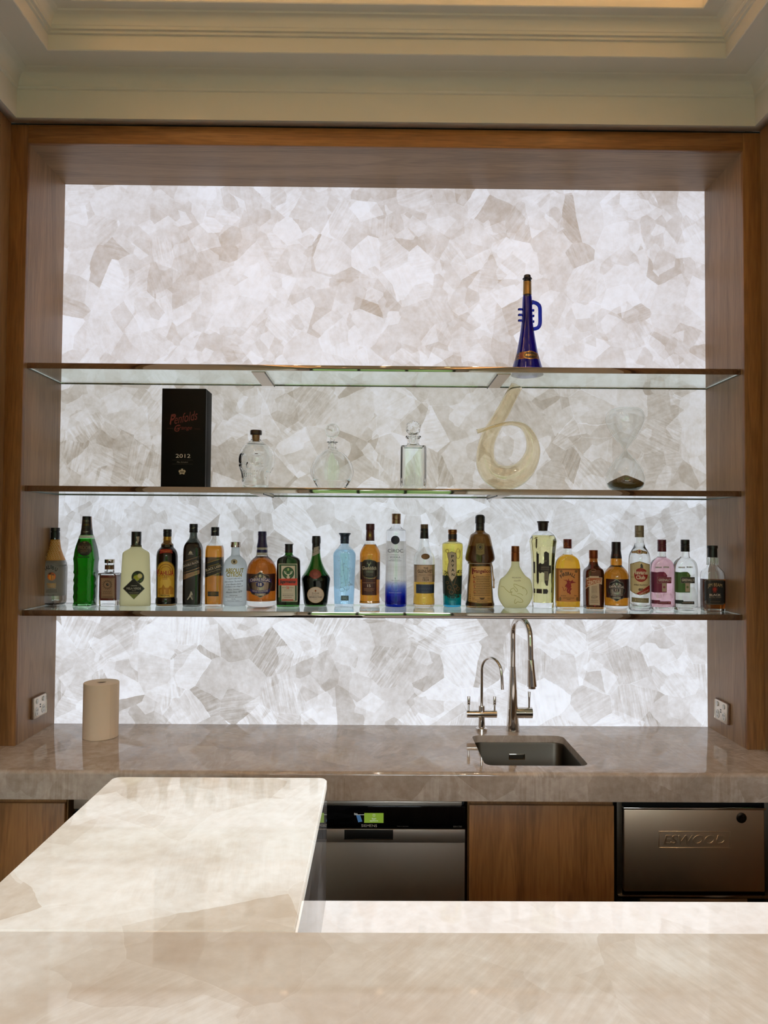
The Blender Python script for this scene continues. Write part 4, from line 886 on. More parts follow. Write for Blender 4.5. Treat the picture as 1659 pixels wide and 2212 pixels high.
# 13 single malt, amber, maroon cap
b = B3('liquor_bottle', -.06, -.117, 580, 1210, 1226, [(448, 52), (470, 56), (505, 78), (545, 100), (585, 118), (630, 123), (1040, 117), (1150, 117), (1180, 123), (1205, 123), (1226, 110)],
       'amber malt whisky bottle with maroon cap and black and gold label reading 15', n=2.6)
b.shell(M['clear'], base=40); b.liquid(M['amber'], 494, base=40)
b.cap([(247, 48), (250, 52), (318, 52), (324, 48), (380, 50), (450, 53)], paint((74, 24, 20), .3))
b.lab('cap_mark', [('f', 1196, 352, 1238, 416, 3, GLD), ('r', 1208, 368, 1226, 400, GLD)], hw=50, grow=3)
b.lab('label', [('r', 1102, 700, 1332, 908, (58, 26, 22)), ('p', [(1122, 700), (1150, 672), (1212, 664), (1280, 684), (1306, 708), (1306, 862), (1270, 892), (1212, 896), (1150, 884), (1122, 856)], (150, 130, 96, 1)), ('p', [(1128, 704), (1154, 680), (1212, 672), (1276, 690), (1300, 712), (1300, 856), (1266, 884), (1212, 888), (1154, 876), (1128, 850)], (20, 16, 16)), ('t', 'Glenfiddich', 1206, 770, 168, 44, (206, 196, 176), 0, 0, .02),
    ('l', 1204, 742, 1184, 694, 3, SIL), ('l', 1204, 742, 1226, 694, 3, SIL), ('l', 1196, 722, 1176, 712, 3, SIL), ('l', 1212, 722, 1234, 712, 3, SIL), ('p', [(1196, 726), (1212, 726), (1208, 748), (1200, 748)], SIL)] + dash(1156, 1256, 804, 5, SIL) + dash(1150, 1262, 818, 5, SIL) + dash(1156, 1256, 832, 4, (120, 110, 90)) + dash(1166, 1250, 844, 4, (120, 110, 90)) + dash(1166, 1250, 856, 4, (120, 110, 90)) +
    [('r', 1120, 908, 1292, 1088, (66, 26, 20)), ('r', 1128, 940, 1296, 946, (150, 110, 80)), ('t', '15', 1204, 976, 38, 32, (210, 196, 180), 0, 0, .01)] + dash(1146, 1266, 1012, 7, (150, 110, 80)) + dash(1146, 1262, 1028, 7, (150, 110, 80)) + dash(1170, 1240, 1044, 4, (130, 90, 70)), grow=1)

# 14 tall clear vodka fading to blue
b = B3('liquor_bottle', .056, -.117, 580, 1521, 1228, [(235, 46), (258, 47), (282, 56), (303, 74), (316, 100), (326, 114), (345, 118), (600, 121), (900, 126), (1205, 131), (1228, 124)],
       'tall clear vodka bottle fading to deep blue at its base, with a round dark seal')
hgt = 1228 - 326
b.shell(ramp_glass('clear glass fading to blue', [(0, (.0, .012, .42)), (.12, (.01, .06, .60)), (.22, (.30, .42, .86)), (.34, (.97, .98, .99))], 0, (1228 - 326) * b.k), base=30); b.liquid(M['water'], 330, base=30)
b.cap([(128, 52), (131, 54), (196, 54), (199, 52), (248, 54)], mat('bronze cap', (146, 120, 96), .25, 1))
nv = (28, 30, 60)
b.lab('print', [('e', 1519, 441, 51, 51, nv), ('e', 1519, 441, 38, 38, (22, 22, 48)), ('t', 'CÎROC', 1520, 562, 180, 52, (60, 66, 84), 0, 0, -.004), ('t', 'ULTRA PREMIUM', 1518, 617, 96, 8, nv), ('t', 'VODKA', 1516, 643, 124, 20, nv, 0, 0, .0), ('t', 'DISTILLED FROM', 1518, 668, 110, 8, nv), ('t', 'FINE FRENCH GRAPES', 1516, 685, 144, 8, nv), ('t', '5', 1516, 892, 12, 20, nv), ('t', 'TIMES DISTILLED', 1516, 914, 104, 8, nv), ('o', 1516, 990, 44, 50, 2.5, (110, 120, 170)), ('t', 'PRODUCT OF FRANCE', 1514, 1060, 146, 9, (190, 196, 230))], grow=1)

# 15 part-empty malt with cream and blue labels
b = B3('liquor_bottle', .18, -.145, 830, 473, 1238, [(400, 50), (450, 54), (500, 62), (545, 72), (580, 92), (612, 114), (650, 126), (700, 128), (1050, 124), (1100, 121), (1140, 127), (1205, 129), (1238, 112)],
       'half-empty clear malt bottle with cream upper label and blue lower label')
b.shell(M['clear'], base=36); b.liquid(M['lightgold'], 936, base=36)
b.cap([(255, 42), (259, 45), (302, 46), (306, 42), (309, 47), (350, 48), (425, 52)], [paint((96, 70, 46), .4), M['black']][1])
b.cap([(254, 43), (257, 46), (304, 46), (306, 44)], paint((104, 78, 52), .4), 'stopper_top')
b.lab('neck_print', [('t', 'PT   GI', 476, 345, 82, 18, SIL)], hw=48, grow=2)
b.lab('seal', [('e', 493, 635, 50, 34, (120, 92, 60)), ('o', 493, 635, 42, 27, 3, (96, 70, 44))], grow=1)
b.lab('label', [('r', 356, 732, 606, 936, (196, 172, 148)), ('r', 356, 732, 606, 738, (120, 100, 84)), ('t', 'THE', 497, 772, 56, 24, (60, 44, 40), 0, 0, .02), ('t', 'GLENLIVET', 490, 808, 178, 36, (60, 44, 40), 0, 0, .02), ('r', 430, 831, 562, 833, (120, 90, 76)), ('t', "FOUNDER'S RESERVE", 496, 852, 158, 14, (90, 66, 56)), ('r', 356, 868, 606, 870, (150, 124, 104)), ('t', 'ESTD', 496, 884, 68, 20, (60, 44, 40), 0, 0, .01), ('t', '1824', 496, 910, 70, 28, (60, 44, 40), 0, 0, .01)], grow=1)
b.lab('lower_label', [('r', 380, 962, 594, 1068, (44, 62, 92)), ('r', 380, 962, 594, 966, (90, 100, 116)), ] + [('l', 412 + q * 13, 1012 + (11 if q % 2 else -10), 425 + q * 13, 1012 + (-10 if q % 2 else 11), 2.5, (84, 100, 126)) for q in range(12)] + dash(450, 530, 1050, 6, (84, 100, 126)), grow=1)

# 16 yellow, black and turquoise bottle
b = B3('liquor_bottle', .308, -.116, 830, 812, 1232, [(440, 50), (456, 54), (466, 92), (478, 116), (496, 124), (540, 124), (800, 119), (1190, 107), (1220, 106), (1232, 100)],
       'slim yellow-topped bottle turning black then turquoise, with a long cream plaque of stacked letters', smooth_it=2)
b.shell(ramp_glass('painted liqueur glass', [(0, (.05, .42, .72)), (.14, (.03, .50, .66)), (.20, (.04, .36, .38)), (.235, (.98, .95, .6)), (1, (.98, .95, .62))], 0, (1232 - 466) * b.k), base=26); b.liquid(liq('pale citrus liqueur', (.93, .86, .42)), 484, base=26)
b.band('dark_foliage_wrap', 860, 1078, mat('dark green wrap', (24, 46, 40), .4), .5, 175, 365)
b.cap([(315, 50), (318, 53), (352, 54), (356, 50), (448, 51)], mat('copper cap', (128, 88, 54), .3, 1)); b.band('neck_band', 372, 430, paint((40, 34, 28)), 1.6, 0, 360)
lv = []
rr = random.Random(9)
for i in range(60):
    x = 812 + rr.uniform(-108, 108); y = 858 - abs(x - 812) * .35 + rr.uniform(-26, 22); a = rr.uniform(0, 6.28)
    lv.append(('p', [(x, y), (x + 20 * math.cos(a), y + 20 * math.sin(a)), (x + 13 * math.cos(a + .8), y + 13 * math.sin(a + .8))], (44, 84, 66) if i % 2 else (26, 50, 42)))
for i in range(46):
    x = 812 + rr.uniform(-90, 90); y = 1070 + rr.uniform(-12, 28) + 22 * math.cos((x - 812) / 60); lv.append(('e', x, y, rr.uniform(6, 13), rr.uniform(5, 12), (26, 50, 44)))
for (x, y, r_) in ((776, 998, 26), (846, 986, 30), (800, 1050, 28), (876, 1010, 22), (752, 940, 18)): lv.append(('o', x, y, r_, r_, 7, (110, 84, 54)))
lv += [('l', 800, 930, 850, 1060, 10, (96, 74, 48)), ('l', 756, 820, 790, 930, 9, (96, 74, 48)), ('l', 862, 870, 830, 960, 9, (96, 74, 48)), ('o', 752, 570, 20, 22, 5, (120, 84, 60)), ('o', 880, 600, 26, 60, 5, (130, 100, 66))]
pl = [(750, 602), (764, 586), (790, 582), (806, 572), (822, 582), (846, 586), (862, 602), (862, 800), (850, 870), (806, 932), (768, 870), (752, 780), (768, 690)]
b.lab('plaque', lv + [('p', pl, (120, 104, 80)), ('p', [(806 + (x - 806) * .9, 750 + (y - 750) * .965) for x, y in pl], (198, 182, 156)), ('t', 'P', 816, 632, 32, 34, BLK, 0, 0, .03), ('t', 'A', 816, 682, 36, 34, BLK, 0, 0, .03), ('t', 'V', 816, 738, 34, 34, BLK, 0, 0, .03), ('t', 'A', 818, 792, 36, 34, BLK, 0, 0, .03), ('t', 'N', 820, 846, 34, 34, BLK, 0, 0, .03)] + dash(748, 868, 1124, 8, (24, 90, 110)) + dash(756, 852, 1142, 9, (24, 90, 110)), grow=1.6)

# 17 monk shaped bottle
b = B3('liquor_bottle', .428, -.137, 830, 1142, 1240, [(240, 50), (320, 50), (350, 62), (372, 108), (400, 122), (480, 140), (560, 158), (640, 176), (672, 176), (696, 160), (712, 138), (735, 134), (900, 144), (1060, 153), (1160, 160), (1185, 168), (1205, 174), (1240, 164)],
       'brown monk-shaped bottle with a rope belt and parchment label', r=.8, n=2.4)
b.shell(M['brown']); b.liquid(M['hazel'], 512)
b.cap([(138, 22), (142, 36), (152, 50), (166, 57), (240, 57), (246, 52), (330, 52)], M['black'])
b.lab('neck_print', [('t', 'Frangelico', 1144, 292, 84, 16, SIL, 0, 0, .0, .3)], hw=52, grow=2)
b.lab('crest', [('p', [(1096, 478), (1120, 484), (1146, 472), (1172, 484), (1200, 478), (1200, 606), (1146, 624), (1096, 606)], (112, 92, 44)), ('p', [(1102, 484), (1194, 484), (1194, 602), (1146, 616), (1102, 602)], (134, 114, 60)), ('o', 1148, 526, 32, 34, 5, (50, 38, 20)), ('e', 1150, 526, 16, 18, (50, 38, 20)), ('t', 'LIQUORE', 1148, 582, 60, 9, (60, 46, 24))], grow=1.2)
rp = M.setdefault('rope', mat('cream cord', (190, 168, 146), .8))
pts = []
for i in range(49):
    th = 2 * math.pi * i / 48; a = b.half(718) + 5; bb_, n_ = b.sec(b.half(718)); bb_ += 5
    pts.append((a * math.cos(th) * b.k, bb_ * math.sin(th) * b.k, (b.by - 718) * b.k))
geo = [tube(pts, 4.6 * b.k, 8, False)]
tail = [(x * b.k, -(y) * b.k, (b.by - z) * b.k) for x, y, z in ((118, 92, 720), (134, 86, 760), (138, 84, 820), (146, 88, 880), (152, 94, 920), (150, 98, 1000))]
geo.append(tube(catmull(tail, 5), 8 * b.k, 8)); geo.append(lathe([(0.0001, (b.by - 930) * b.k), (13 * b.k, (b.by - 918) * b.k), (13 * b.k, (b.by - 900) * b.k), (.0001, (b.by - 888) * b.k)], 10, (150 * b.k, -94 * b.k)))
geo.append(lathe([(0.0001, (b.by - 1012) * b.k), (14 * b.k, (b.by - 1002) * b.k), (13 * b.k, (b.by - 990) * b.k), (.0001, (b.by - 972) * b.k)], 10, (150 * b.k, -98 * b.k)))
mesh_obj('rope_belt', *join(*geo), rp, b.root)
b.lab('label', [('p', [(1036, 752), (1160, 744), (1276, 748), (1290, 1180), (1140, 1186), (1000, 1168), (1010, 960)], (150, 116, 60)), ('p', [(1044, 760), (1160, 752), (1268, 756), (1280, 1172), (1140, 1178), (1010, 1160), (1020, 960)], (202, 160, 96)), ('t', 'Frangelico', 1162, 812, 214, 60, (110, 24, 30), 0, 0, .03), ('t', 'F', 1072, 806, 44, 78, (110, 24, 30), 0, 0, .03), ('t', 'LIQUEUR', 1238, 848, 56, 12, (110, 24, 30))] +
    [('t', c_, 1078, 872 + 60 * i, 26, 26, (150, 36, 30), 0, 0, .02) for i, c_ in enumerate('LRTG')] +
    sum([dash(1096 if q % 3 == 0 else 1066, 1262, 868 + q * 20, 7, (84, 60, 36), q) for q in range(12)], []) + dash(1046, 1080, 1122, 6, (84, 60, 36)) + [('p', [(1130, 1114), (1200, 1114), (1180, 1136), (1150, 1136)], (84, 60, 36))] + dash(1224, 1272, 1122, 6, (84, 60, 36)) + dash(1050, 1270, 1142, 5, (84, 60, 36)) + dash(1104, 1226, 1162, 7, (84, 60, 36)), grow=1.2)

# 18 frosted panther flask
b = B3('liquor_bottle', .587, -.127, 1070, 237, 1240, [(680, 46), (744, 48), (768, 60), (800, 78), (840, 104), (872, 134), (892, 168), (912, 184), (940, 192), (980, 200), (1030, 207), (1070, 209), (1110, 204), (1160, 188), (1205, 160), (1240, 130)],
       'wide frosted pale yellow flask with copper cap and an embossed leaping panther', r=.36, n=2.2)
b.shell(M['frost_lime'], inner=False); b.cap([(507, 44), (510, 47), (580, 48), (584, 46), (588, 48), (690, 49)], mat('copper foil', (134, 80, 44), .35, .8))
em = mat('embossed lime glass', (206, 200, 130), .2)
cat_pts = [[(72, 985), (105, 992), (125, 1018), (150, 1040), (175, 1058), (200, 1044), (190, 1080), (230, 1090), (280, 1110), (320, 1140), (330, 1165), (300, 1172), (262, 1166), (240, 1186), (228, 1170), (240, 1130)], [(222, 1010), (250, 1045), (264, 1040), (262, 1020), (246, 1000), (222, 976), (226, 954), (252, 962), (300, 982), (345, 1000), (372, 1028), (380, 1060), (366, 1084)], [(180, 1060), (186, 1020), (224, 1000)], [(262, 1068), (300, 1070), (330, 1090)], [(320, 1000), (340, 1012)]]
def emb_tube(poly, wd):
    g = []
    for (x0, y0), (x1, y1) in zip(poly, poly[1:]): pass
    P3 = []
    for x, y in poly:
        a = b.half(y); d_, n_ = b.sec(a); u = x - (b.cx + b.lean * (b.by - y)) - d_ * b.t; q = min(abs(u) / a, .99); P3.append((u * b.k, -d_ * (1 - q ** n_) ** (1 / n_) * b.k, (b.by - y) * b.k))
    return tube(catmull(P3, 4), wd * b.k, 8)
mesh_obj('embossed_panther', *join(*[emb_tube(p_, 3.2) for p_ in cat_pts]), em, b.root)
b.lab('lettering', [('t', 'MEUKOW', 254, 880, 108, 16, (128, 112, 62), 0, 0, .01), ('t', 'Vanilla', 262, 914, 84, 20, (170, 156, 100), 4, 0, 0, .35)], grow=1)

# 19 tall faceted elderflower bottle
b = B3('liquor_bottle', .707, -.141, 1070, 568, 1246, [(334, 58), (348, 84), (372, 112), (392, 128), (440, 146), (462, 150), (500, 144), (620, 132), (760, 126), (1000, 124), (1190, 121), (1246, 117)],
       'tall fluted eight-sided bottle of pale liqueur with dark flared stopper and dark strap labels', r=1, seg=8, facet=True, smooth_it=0)
b.shell(M['clear'], wall=10, base=64, punt=3); b.liquid(M['pale'], 388, wall=10, base=64)
b.cap([(217, 66), (220, 71), (232, 70), (240, 63), (326, 54), (336, 54)], mat('dark bronze stopper', (52, 40, 34), .35, .6), 'stopper')
lb = (52, 46, 44)
b.lab('label', [('p', [(492, 600), (498, 570), (506, 600), (520, 606), (520, 936), (508, 968), (494, 936)], lb), ('p', [(582, 590), (606, 574), (640, 596), (640, 740), (664, 740), (664, 830), (640, 838), (626, 980), (606, 978), (588, 940), (584, 830), (560, 820), (530, 836), (512, 800), (512, 740), (532, 710), (560, 724), (582, 714)], lb), ('r', 438, 700, 476, 836, (70, 66, 66)), ('p', [(492, 1018), (556, 1018), (556, 1070), (492, 1070)], lb), ('p', [(568, 1018), (618, 1018), (630, 1044), (618, 1074), (568, 1074)], lb), ('r', 444, 1018, 476, 1070, lb), ('p', [(484, 404), (490, 420), (504, 430), (500, 530), (490, 546), (482, 520)], (96, 88, 60))] +
    [('t', 'ST', 600, 690, 30, 14, (150, 140, 124)), ('t', 'GERMAIN', 594, 762, 100, 14, (150, 140, 124))] + dash(540, 640, 784, 5, (130, 120, 106)), grow=1, step=14)
b.lab('barcode', [('r', 582, 812, 626, 916, (150, 142, 122))] + [('r', 590, 820 + q * 6, 618, 822.5 + q * 6, (60, 56, 50)) for q in range(15)], grow=4)

# 20 cinnamon whisky
b = B3('liquor_bottle', .814, -.149, 1070, 862, 1250, [(520, 46), (598, 48), (616, 66), (636, 100), (664, 132), (700, 154), (745, 165), (800, 166), (1210, 163), (1235, 158), (1250, 148)],
       'wide golden whisky bottle with red cap and tan label of a red fire-breathing imp', r=.55, n=3.5)
b.shell(M['clear']); b.liquid(M['gold'], 610)
b.cap([(425, 46), (428, 49), (532, 49), (536, 47)], paint((110, 30, 22), .35)); b.lab('cap_mark', [('e', 845, 484, 22, 22, (160, 84, 40)), ('t', 'F', 845, 484, 16, 22, (110, 30, 22)), ('r', 820, 510, 900, 520, (160, 84, 40))], hw=49, grow=1)
tn = (204, 138, 74)
zig = [(756 + (5 if i % 2 else 0), 800 + i * 12) for i in range(30)] + [(770 + i * 10, 1166 - (5 if i % 2 else 0)) for i in range(22)] + [(990 - (5 if i % 2 else 0), 1150 - i * 12) for i in range(30)] + [(980 - i * 10, 788 + (5 if i % 2 else 0)) for i in range(22)]
b.band('wrap_label', 772, 1160, paint((150, 92, 40)), .5, 188, 352)
imp = (140, 26, 24)
b.lab('label', [('p', zig, tn), ('t', 'F', 787, 866, 22, 42, BLK, 30, 0, .03), ('t', 'I', 803, 848, 9, 42, BLK, 24, 0, .03), ('t', 'R', 823, 842, 24, 42, BLK, 16, 0, .03), ('t', 'E', 848, 834, 20, 42, BLK, 7, 0, .03), ('t', 'B', 872, 832, 22, 42, BLK, -3, 0, .03), ('t', 'A', 898, 838, 26, 42, BLK, -12, 0, .03), ('t', 'L', 924, 848, 20, 42, BLK, -20, 0, .03), ('t', 'L', 946, 862, 20, 42, BLK, -27, 0, .03),
    ('e', 872, 928, 20, 18, imp), ('p', [(858, 940), (900, 944), (908, 990), (880, 1010), (848, 996), (844, 960)], imp), ('p', [(886, 992), (914, 1010), (892, 1040), (902, 1072), (884, 1076), (872, 1040), (880, 1014)], imp), ('p', [(862, 996), (880, 1010), (868, 1036), (880, 1060), (862, 1062), (850, 1030)], imp), ('p', [(856, 954), (838, 962), (832, 990), (842, 992), (848, 974), (862, 966)], imp), ('l', 848, 998, 834, 1030, 5, imp), ('l', 834, 1030, 816, 1032, 5, imp), ('l', 816, 1032, 808, 1000, 5, imp), ('l', 808, 1000, 796, 990, 5, imp),
    ('p', [(884, 928), (910, 914), (930, 902), (922, 922), (966, 936), (930, 942), (900, 950)], imp), ('p', [(860, 918), (836, 900), (850, 904)], imp), ('p', [(864, 914), (806, 904), (846, 920)], imp), ('p', [(876, 914), (880, 890), (866, 900)], imp), ('o', 800, 1060, 0.1, 0.1, .05, imp),
    ('t', '33% alc./vol.', 812, 1092, 62, 13, (60, 36, 20)), ('t', '700ml', 954, 1092, 34, 12, (60, 36, 20)), ('t', 'CINNAMON FLAVOURED', 874, 1120, 138, 13, (60, 36, 20)), ('t', 'WHISKY', 874, 1138, 48, 12, (60, 36, 20)),
    ('e', 786, 806, 16, 16, (128, 92, 46)), ('e', 964, 806, 18, 16, (128, 92, 46)), ('e', 774, 1130, 12, 24, (128, 92, 46)), ('e', 974, 1130, 12, 24, (128, 92, 46))], grow=1.6)

# 21 square brown orange liqueur
b = B3('liquor_bottle', .929, -.149, 1070, 1172, 1252, [(650, 48), (680, 48), (735, 56), (762, 74), (780, 104), (802, 130), (836, 142), (1225, 139), (1252, 128)],
       'squat square brown bottle with copper cap, cream label and slanted name banner', r=.9, n=5)
b.shell(M['orange']); b.liquid(liq('orange liqueur', (.22, .10, .03)), 700)
b.cap([(558, 48), (561, 51), (655, 51), (658, 49)], mat('copper screw cap', (132, 66, 30), .35, .7))
b.lab('ribbon', [('r', 1142, 704, 1172, 780, (90, 22, 18)), ('e', 1172, 796, 34, 20, (110, 70, 44)), ('o', 1172, 796, 30, 16, 3, (150, 110, 80))], grow=1)
b.lab('label', [('p', [(1122, 862), (1236, 862), (1246, 1206), (1122, 1202)], (196, 176, 150)), ('p', [(1082, 890), (1110, 878), (1276, 880), (1272, 960), (1230, 952), (1110, 990), (1068, 1030)], (210, 190, 160)), ('p', [(1088, 894), (1112, 884), (1270, 886), (1266, 950), (1228, 944), (1108, 980), (1076, 1016)], (160, 84, 44)), ('t', 'COINTREAU', 1180, 934, 168, 50, (214, 196, 168), 10, 0, .02)] +
    sum([dash(1148, 1214, 986 + 14 * q, 4, (120, 100, 80), q) for q in range(6)], []) + [('o', 1180, 1106, 34, 18, 3, (120, 100, 84)), ('t', 'Cointreau', 1182, 1106, 80, 22, (110, 90, 76), 8, 0, 0, .4)] + dash(1134, 1230, 1148, 5, (120, 100, 80)) + dash(1134, 1230, 1168, 5, (120, 100, 80)) + [('p', [(1168, 1204), (1200, 1204), (1184, 1222)], (130, 26, 22))], grow=1.4)

# 22 amber whisky with silver crest 12
b = B3('liquor_bottle', 1.0205, -.178, 1310, 130, 1268, [(655, 62), (700, 68), (735, 68), (752, 66), (775, 88), (805, 117), (845, 138), (890, 145), (940, 145), (1130, 141), (1220, 138), (1252, 132), (1268, 118)],
       'short-necked amber whisky bottle with dark maroon cap and silver crest reading 12')
b.shell(M['clear'], base=44); b.liquid(M['amber'], 668, base=44)
b.cap([(470, 50), (473, 53), (560, 54), (564, 52), (610, 58), (668, 66)], paint((34, 18, 18), .3)); b.band('wrap_label', 908, 1128, paint((60, 24, 24)), .5, 198, 342)
b.lab('neck_mark', [('r', 100, 616, 148, 640, (84, 36, 24))], hw=58, grow=4)
b.lab('label', crest(133, 1040, 104, 122, 'CHIVAS REGAL', '12', (48, 22, 24), (150, 144, 138, 1), 'BLENDED SCOTCH'), grow=1.8)

# 23 clear rum
b = B3('liquor_bottle', 1.102, -.235, 1310, 396, 1275, [(390, 48), (440, 50), (480, 54), (520, 68), (560, 94), (600, 114), (650, 124), (720, 126), (1190, 122), (1240, 126), (1262, 120), (1275, 108)],
       'tall clear white rum bottle with grey cap and cream label holding a red disc')
b.shell(M['clear'], base=30); b.liquid(M['water'], 470, base=30)
b.cap([(260, 48), (263, 52), (330, 53), (334, 50), (338, 53), (370, 52), (373, 50), (376, 53), (402, 53)], mat('grey beige cap', (150, 138, 120), .4, .3))
b.lab('neck_label', [('p', [(302, 566), (350, 560), (396, 544), (440, 560), (488, 572), (488, 600), (440, 592), (396, 602), (350, 590), (300, 592)], (118, 96, 60)), ('e', 396, 572, 24, 26, (196, 180, 140)), ('e', 396, 572, 15, 17, (120, 40, 26))] + dash(312, 364, 578, 9, (200, 180, 130)) + dash(430, 480, 582, 9, (200, 180, 130)), grow=1)
cr_ = (206, 192, 150)
b.lab('label', [('p', [(282, 720), (330, 704), (396, 684), (462, 704), (518, 722), (518, 1050), (460, 1074), (400, 1084), (340, 1070), (282, 1036)], (140, 116, 70)), ('p', [(288, 726), (332, 710), (396, 691), (460, 710), (514, 728), (514, 1046), (458, 1067), (400, 1076), (342, 1063), (288, 1030)], cr_), ('e', 412, 846, 80, 82, (146, 28, 24)), ('t', 'Havana', 404, 816, 176, 50, (222, 210, 186), 0, 0, .03), ('t', 'Club', 408, 874, 110, 46, (222, 210, 186), 0, 0, .03),
    ('p', [(404, 726), (428, 722), (436, 744), (440, 764), (402, 764), (408, 744)], (50, 36, 24)), ('e', 418, 722, 9, 9, (50, 36, 24)), ('l', 422, 744, 440, 730, 4, (50, 36, 24)), ('t', 'AÑEJO BLANCO', 408, 964, 164, 26, (70, 40, 26), 0, 0, .015), ('e', 398, 1018, 18, 16, (90, 72, 46)), ('e', 424, 1018, 18, 16, (110, 90, 60)), ('p', [(514, 966), (514, 1040), (400, 1078), (350, 1070)], (146, 28, 24)), ('t', 'EL RON DE CUBA', 448, 1046, 120, 14, (222, 200, 170), 28)] + dash(292, 330, 868, 4, (120, 100, 66)) + dash(292, 330, 880, 4, (120, 100, 66)) + dash(482, 512, 868, 4, (120, 100, 66)) + dash(482, 512, 880, 4, (120, 100, 66)), grow=1)
b.lab('lower_label', [('p', [(300, 1112), (504, 1120), (504, 1174), (300, 1168)], (126, 116, 84)), ('f', 306, 1118, 498, 1166, 3, (176, 166, 130)), ('o', 332, 1142, 14, 14, 3, (196, 186, 150)), ('t', 'El Ron de Cuba', 414, 1144, 130, 18, (190, 180, 146), 0, 0, 0, .3)], grow=1)

# 24, 25 twin gins
def gin(cx, by, X, Yf, label, gl, lq, level, capm, c_main, c_band, tint, base_m):
    b = B3('liquor_bottle', X, Yf, 1310, cx, by, [(560, 46), (632, 48), (646, 58), (664, 86), (688, 110), (722, 128), (770, 137), (830, 139), (1200, 137), (1235, 135), (by - 8, 130), (by, 122)], label, r=.62, n=3.2)
    b.shell(gl, base=34); b.liquid(lq, level, base=34)
    o = cx - 665; c = cx - 15
    b.cap([(431, 46), (434, 50), (482, 50), (486, 47), (490, 50), (510, 50), (513, 48), (516, 50), (574, 50)], capm)
    b.lab('cap_ring', [('r', c - 40, 514, c + 70, 519, (90, 84, 80))], hw=50, grow=1)
    b.lab('label', [('p', [(527 + o, 812), (606 + o, 818), (640 + o, 812), (690 + o, 812), (726 + o, 850), (722 + o, 900), (720 + o, 1056), (570 + o, 1058), (527 + o, 1050)], c_main), ('e', 698 + o, 842, 16, 22, tint), ('r', 664 + o, 940, 716 + o, 1046, (176, 160, 140)), ('e', 690 + o, 992, 14, 14, tint), ('r', 610 + o, 874, 776 + o, 946, c_band), ('f', 610 + o, 874, 776 + o, 946, 2.5, (150, 140, 130)), ('t', "GREENALL'S", 696 + o, 907, 144, 34, (206, 200, 192), 0, 0, .02)] + dash(650 + o, 740 + o, 936, 4, (150, 140, 130)), grow=1)
    b.lab('embossing', dash(584 + o, 660 + o, 760, 18, (176, 174, 174)) + dash(680 + o, 752 + o, 756, 18, (176, 174, 174)), grow=.5)
    b.lab('lower_label', [('r', 536 + o, 1146, 640 + o, 1190, c_band), ('r', 618 + o, 1160, 770 + o, 1194, c_band), ('t', 'LONDON DRY GIN', 694 + o, 1176, 130, 12, (180, 160, 150))], grow=1)
    return b
gin(665, 1262, 1.226, -.166, 'pink gin bottle with burgundy cap and magenta label, left of its clear twin', M['clear'], M['pink'], 636, paint((92, 24, 44), .3), (122, 22, 66), (128, 34, 62), (150, 70, 96), None)
gin(945, 1268, 1.323, -.18, 'clear gin bottle with black cap and green label, right of its pink twin', M['clear'], M['water'], 650, M['black'], (58, 98, 36), (28, 36, 28), (110, 130, 80), None)

# 26 square bourbon
b = B3('liquor_bottle', 1.43, -.208, 1310, 1272, 1278, [(638, 54), (700, 56), (742, 60), (770, 76), (800, 108), (828, 148), (850, 166), (880, 170), (1180, 169), (1255, 165), (1278, 154)],
       'square bourbon bottle with fluted neck and large black label, rightmost of the row', r=.85, n=5)
b.shell(M['clear'], base=30); b.liquid(M['amber2'], 902, base=30)
b.cap([(503, 56), (506, 60), (536, 60), (540, 54), (644, 56)], M['black'])
mesh_obj('neck_flutes', *join(*[tube([(60 * b.k * math.cos(a), 60 * b.k * math.sin(a), (b.by - y) * b.k) for y in (650, 735)], 4.5 * b.k, 6) for a in [i * math.pi / 8 for i in range(16)]]), M['clear'], b.root)
oc = lambda i_: [(1158 + i_, 930 + i_), (1182 + i_, 908 + i_), (1400 - i_, 908 + i_), (1432 - i_, 926 + i_), (1432 - i_, 1172 - i_), (1400 - i_, 1200 - i_), (1186 + i_, 1200 - i_), (1158 + i_, 1172 - i_)]
b.lab('label', [('r', 1110, 916, 1152, 1180, (30, 22, 20)), ('p', oc(0), (14, 12, 12)), ('p', oc(5), (120, 110, 100)), ('p', oc(9), (20, 18, 20)), ('t', 'JIM BEAM', 1298, 970, 170, 52, (176, 152, 112), 0, 12, .03), ('e', 1296, 1018, 22, 22, (150, 40, 32)), ('o', 1296, 1018, 32, 32, 4, (110, 40, 34)), ('p', [(1282, 1038), (1296, 1034), (1290, 1060), (1276, 1058)], (120, 36, 30)), ('p', [(1310, 1038), (1296, 1034), (1302, 1060), (1316, 1058)], (120, 36, 30)), ('t', 'BLACK', 1300, 1084, 136, 24, (190, 176, 160), 0, 0, .03), ('t', 'EXTRA AGED', 1300, 1110, 140, 12, (150, 138, 122))] + dash(1240, 1360, 1130, 4, (90, 82, 74)) + dash(1240, 1360, 1158, 4, (110, 90, 74)) + dash(1240, 1360, 1170, 4, (90, 82, 74)), grow=1)

